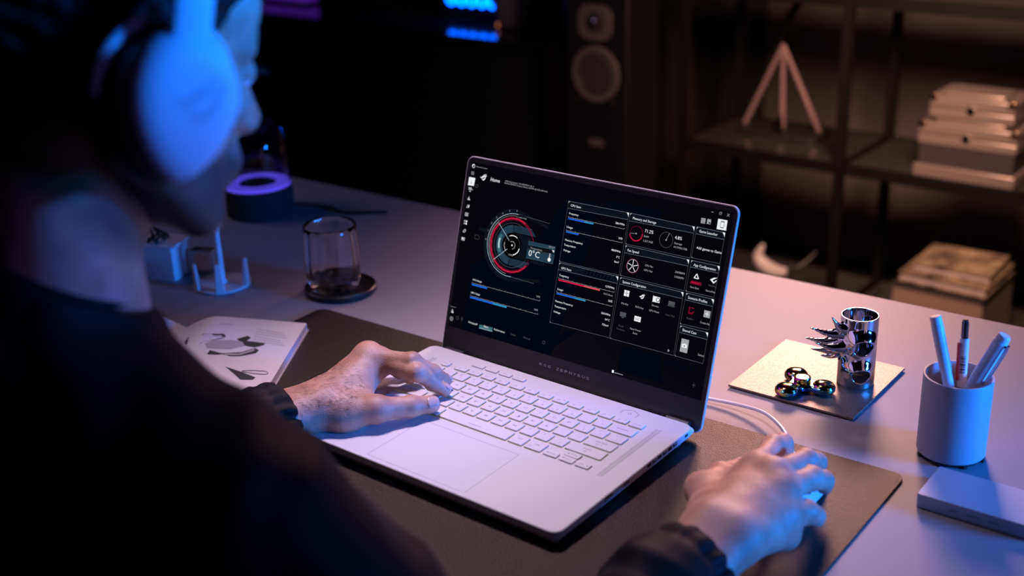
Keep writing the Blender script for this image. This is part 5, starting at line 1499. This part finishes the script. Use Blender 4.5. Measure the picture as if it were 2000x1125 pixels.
obj('jacket', sdf_mesh('jacket', jacket_fn, (-330, -720, -320), (400, -120, 360), 3.4, m_jacket, 20, ORG), person)
# stand-up collar
col_ = MB(); rs = []
for k, (rr, zz, oy) in enumerate(((68, -62, -8), (66, -16, -8), (62, 20, -7), (58, 22, -7), (57, 16, -7), (58, -60, -8))):
    rs.append([(NB[0] + rr * math.cos(t) - ORG[0], NB[1] + 10 + oy + rr * 1.02 * math.sin(t) - ORG[1], NB[2] + zz + 38 * -math.sin(t) + 1.5 * math.sin(5 * t) - ORG[2]) for t in [i * 2 * math.pi / 48 for i in range(48)]])
col_.rings(rs, False, False).build('collar', m_jacket, person)

# fine hair on the left wrist and forearm
vn = np.empty(len(me.vertices) * 3, np.float32); me.vertices.foreach_get('normal', vn); vn = vn.reshape(-1, 3)
ax = FL - WL; sel = np.where((np.linalg.norm(co - (WL * .75 + FL * .25 + np.array([0, 15, 0])), axis=1) < 52) & (vn @ np.array([-0.35, 0.1, 0.9]) > 0.25))[0]
rg_ = np.random.default_rng(5); hh = MB()
dr0 = (i_[0] - WL); dr0 = dr0 / np.linalg.norm(dr0); lt = np.array([-0.6, 0.75, 0.0])
for v_ in rg_.choice(sel, min(650, len(sel)), replace=False):
    n_ = vn[v_]; t_ = dr0 * rg_.uniform(.3, 1) - lt * rg_.uniform(.2, 1.2); t_ -= n_ * (t_ @ n_); t_ /= np.linalg.norm(t_)
    L_ = rg_.uniform(5, 9.5); p0 = co[v_] - np.array(ORG)
    hh.tube([p0 - n_ * .3, p0 + n_ * 1.0 + t_ * L_ * .5, p0 + n_ * 0.9 + t_ * L_], [.085, .07, .03], 3, False)
hh.build('arm_hair', m_hair, person, smooth=0, kind='stuff')

# ------------------------------------------------------------------ headphones
m_phone = mat('headphone_white', (0.62, 0.62, 0.66), 0.6)
m_pad = mat('ear_pad', (0.012, 0.012, 0.014), 0.7)
m_emb = mat('emblem_grey', (0.50, 0.50, 0.54), 0.5)
hp = empty('headphones', HEAD, 'white over-ear headphones worn by the person', 'headphones')
hp.rotation_euler = Matrix(HM.tolist()).to_euler()
def cup_out(k, n=56):
    out = []
    for i in range(n):
        t = 2 * math.pi * i / n
        c, s = math.cos(t), math.sin(t)
        z = 39 * c if c > 0 else 50 * c
        y = 37 * s * (1 - 0.20 * max(0, -c) ** 1.5)
        out.append((y * k, z * k - 14))
    return out
CUPY = -9
for sgn in (1, -1):
    def lay(lv):
        rs = [[(sgn * x, y + CUPY, z) for y, z in cup_out(k)] for k, x in lv]
        return rs if sgn > 0 else [r[::-1] for r in rs]
    MB().rings(lay([(0.62, 76), (0.9, 75), (1.02, 79), (1.06, 90), (1.04, 99), (0.96, 103)])).build('ear_pad', m_pad, hp)
    cu = MB().rings(lay([(0.92, 101), (0.98, 102), (1.0, 105), (0.98, 111), (0.92, 116.5), (0.82, 120), (0.68, 122.4), (0.5, 123.4)]), True, True).build('ear_cup', m_phone, hp, smooth=60)
    mb = MB()
    f = lambda pts: mb.add([(sgn * 123.7, sgn * 0 + CUPY + 4 + a * 19, -16 + b * 19) for a, b in pts], [tuple(range(len(pts)))])
    f([(-1.0, 0.35), (-0.62, 0.02), (-0.55, 0.14), (-0.2, 0.45), (0.25, 0.85), (0.95, 0.98), (0.35, 0.68), (-0.05, 0.38), (-0.4, -0.05), (-0.6, -0.14)])
    f([(-0.42, -0.10), (-0.05, 0.34), (0.35, 0.60), (1.0, 0.72), (0.80, 0.45), (0.55, 0.40), (0.15, 0.22), (-0.2, -0.05), (-0.33, -0.22)])
    f([(-0.30, -0.30), (0.10, -0.16), (0.35, 0.0), (0.55, 0.38), (0.78, 0.40), (0.60, -0.15), (0.30, -0.50), (0.0, -0.52)])
    mb.build('emblem', m_emb, cu, smooth=0)
    # yoke arc behind the cup
    ya = [(sgn * 92, CUPY + 43 * math.sin(t), -14 + 45 * math.cos(t)) for t in np.linspace(-1.75, 1.2, 26)]
    MB().tube(ya, [1.6] + [3.4] * 24 + [1.6], 10).build('yoke', m_phone, hp)
band = catmull([(112, CUPY, 20), (110, CUPY, 52), (98, CUPY, 92), (78, CUPY, 124), (42, CUPY, 143), (0, CUPY, 149), (-42, CUPY, 143), (-78, CUPY, 124), (-98, CUPY, 92), (-110, CUPY, 52), (-112, CUPY, 20)], 6)
rs = []
for i, p in enumerate(band):
    t = Vector(band[min(i + 1, len(band) - 1)]) - Vector(band[max(i - 1, 0)]); t.normalize()
    n = Vector((0, 1, 0)).cross(t); hwid = 11.5
    rs.append([tuple(Vector(p) + n * a + Vector((0, b, 0))) for a, b in ((3, -hwid), (4.5, -hwid + 4), (4.5, hwid - 4), (3, hwid), (-3, hwid), (-4, hwid - 4), (-4, -hwid + 4), (-3, -hwid))])
MB().rings(rs).build('headband', m_phone, hp, smooth=50)
ip = [(p[0] * .955, p[1], p[2] * .955 - 1) for p in band[14:-14]]
rs = []
for i, p in enumerate(ip):
    t = Vector(ip[min(i + 1, len(ip) - 1)]) - Vector(ip[max(i - 1, 0)]); t.normalize()
    n = Vector((0, 1, 0)).cross(t)
    rs.append([tuple(Vector(p) + n * a + Vector((0, b, 0))) for a, b in ((2, -10), (2, 10), (-5, 8), (-5, -8))])
MB().rings(rs).build('band_cushion', m_pad, hp, smooth=50)

# ------------------------------------------------------------------ mouse
m_mouse = mat('mouse_white', (0.78, 0.76, 0.80), 0.35)
MC = np.array([299.0, 24.0, MATZ]); mrot = math.radians(4)
mouse = empty('mouse', MC, 'white wired mouse under the right hand', 'mouse', (0, 0, mrot))
def mouse_fn(p, g=0.0):
    x, y, z = p[..., 0], p[..., 1], p[..., 2]
    hw_ = 30 - 3.5 * np.exp(-((y - 6) / 28.0) ** 2)
    ht = 20 + 13 * np.exp(-((y + 14) / 42.0) ** 2)
    e = ((np.abs(x) / hw_) ** 2.6 + (np.abs(y) / 60) ** 3.2 + (np.maximum(z, 0) / ht) ** 2.4) ** (1 / 2.4) - 1
    d = e * 24
    return smax(d, 1.0 - z, 2.0)
def part_fn(side):
    def fn(p):
        x, y, z = p[..., 0], p[..., 1], p[..., 2]
        return np.maximum(np.maximum(mouse_fn(p) - 0.6, -(mouse_fn(p) + 2.5)), np.maximum(np.maximum(6 - y, 11 - z), 0.5 - side * x))
    return fn
obj('shell', sdf_mesh('shell', mouse_fn, (-36, -66, -1), (36, 66, 40), 1.3, m_mouse, 24), mouse)
for sd_, nm in ((-1, 'left_button'), (1, 'right_button')):
    obj(nm, sdf_mesh(nm, part_fn(sd_), (-36, -2, 8), (36, 66, 40), 0.9, m_mouse, 24), mouse)
MB().lathe([(0, -3.5), (8, -3.5), (9, -2.5), (9, 2.5), (8, 3.5), (0, 3.5)], seg=28).build('scroll_wheel', m_rubber, mouse, loc=(0, 36, 18.5), rot=(0, math.pi / 2, 0))
cpts = [np.array([MC[0] - 4, MC[1] + 58, 9.0])] + jz((1544, 878, 12), (1536, 850, 14), (1517, 825, 14), (1488, 804, 11), (1440, 790, 7), (1386, 779, 5), (1330, 768, 5), (1270, 745, 5))
cr, sr = math.cos(-mrot), math.sin(-mrot)
loc_c = [(((p[0] - MC[0]) * cr - (p[1] - MC[1]) * sr), ((p[0] - MC[0]) * sr + (p[1] - MC[1]) * cr), p[2] - MC[2]) for p in cpts]
MB().tube(catmull(loc_c, 8), 1.9, 10).build('cable', m_mouse, mouse)
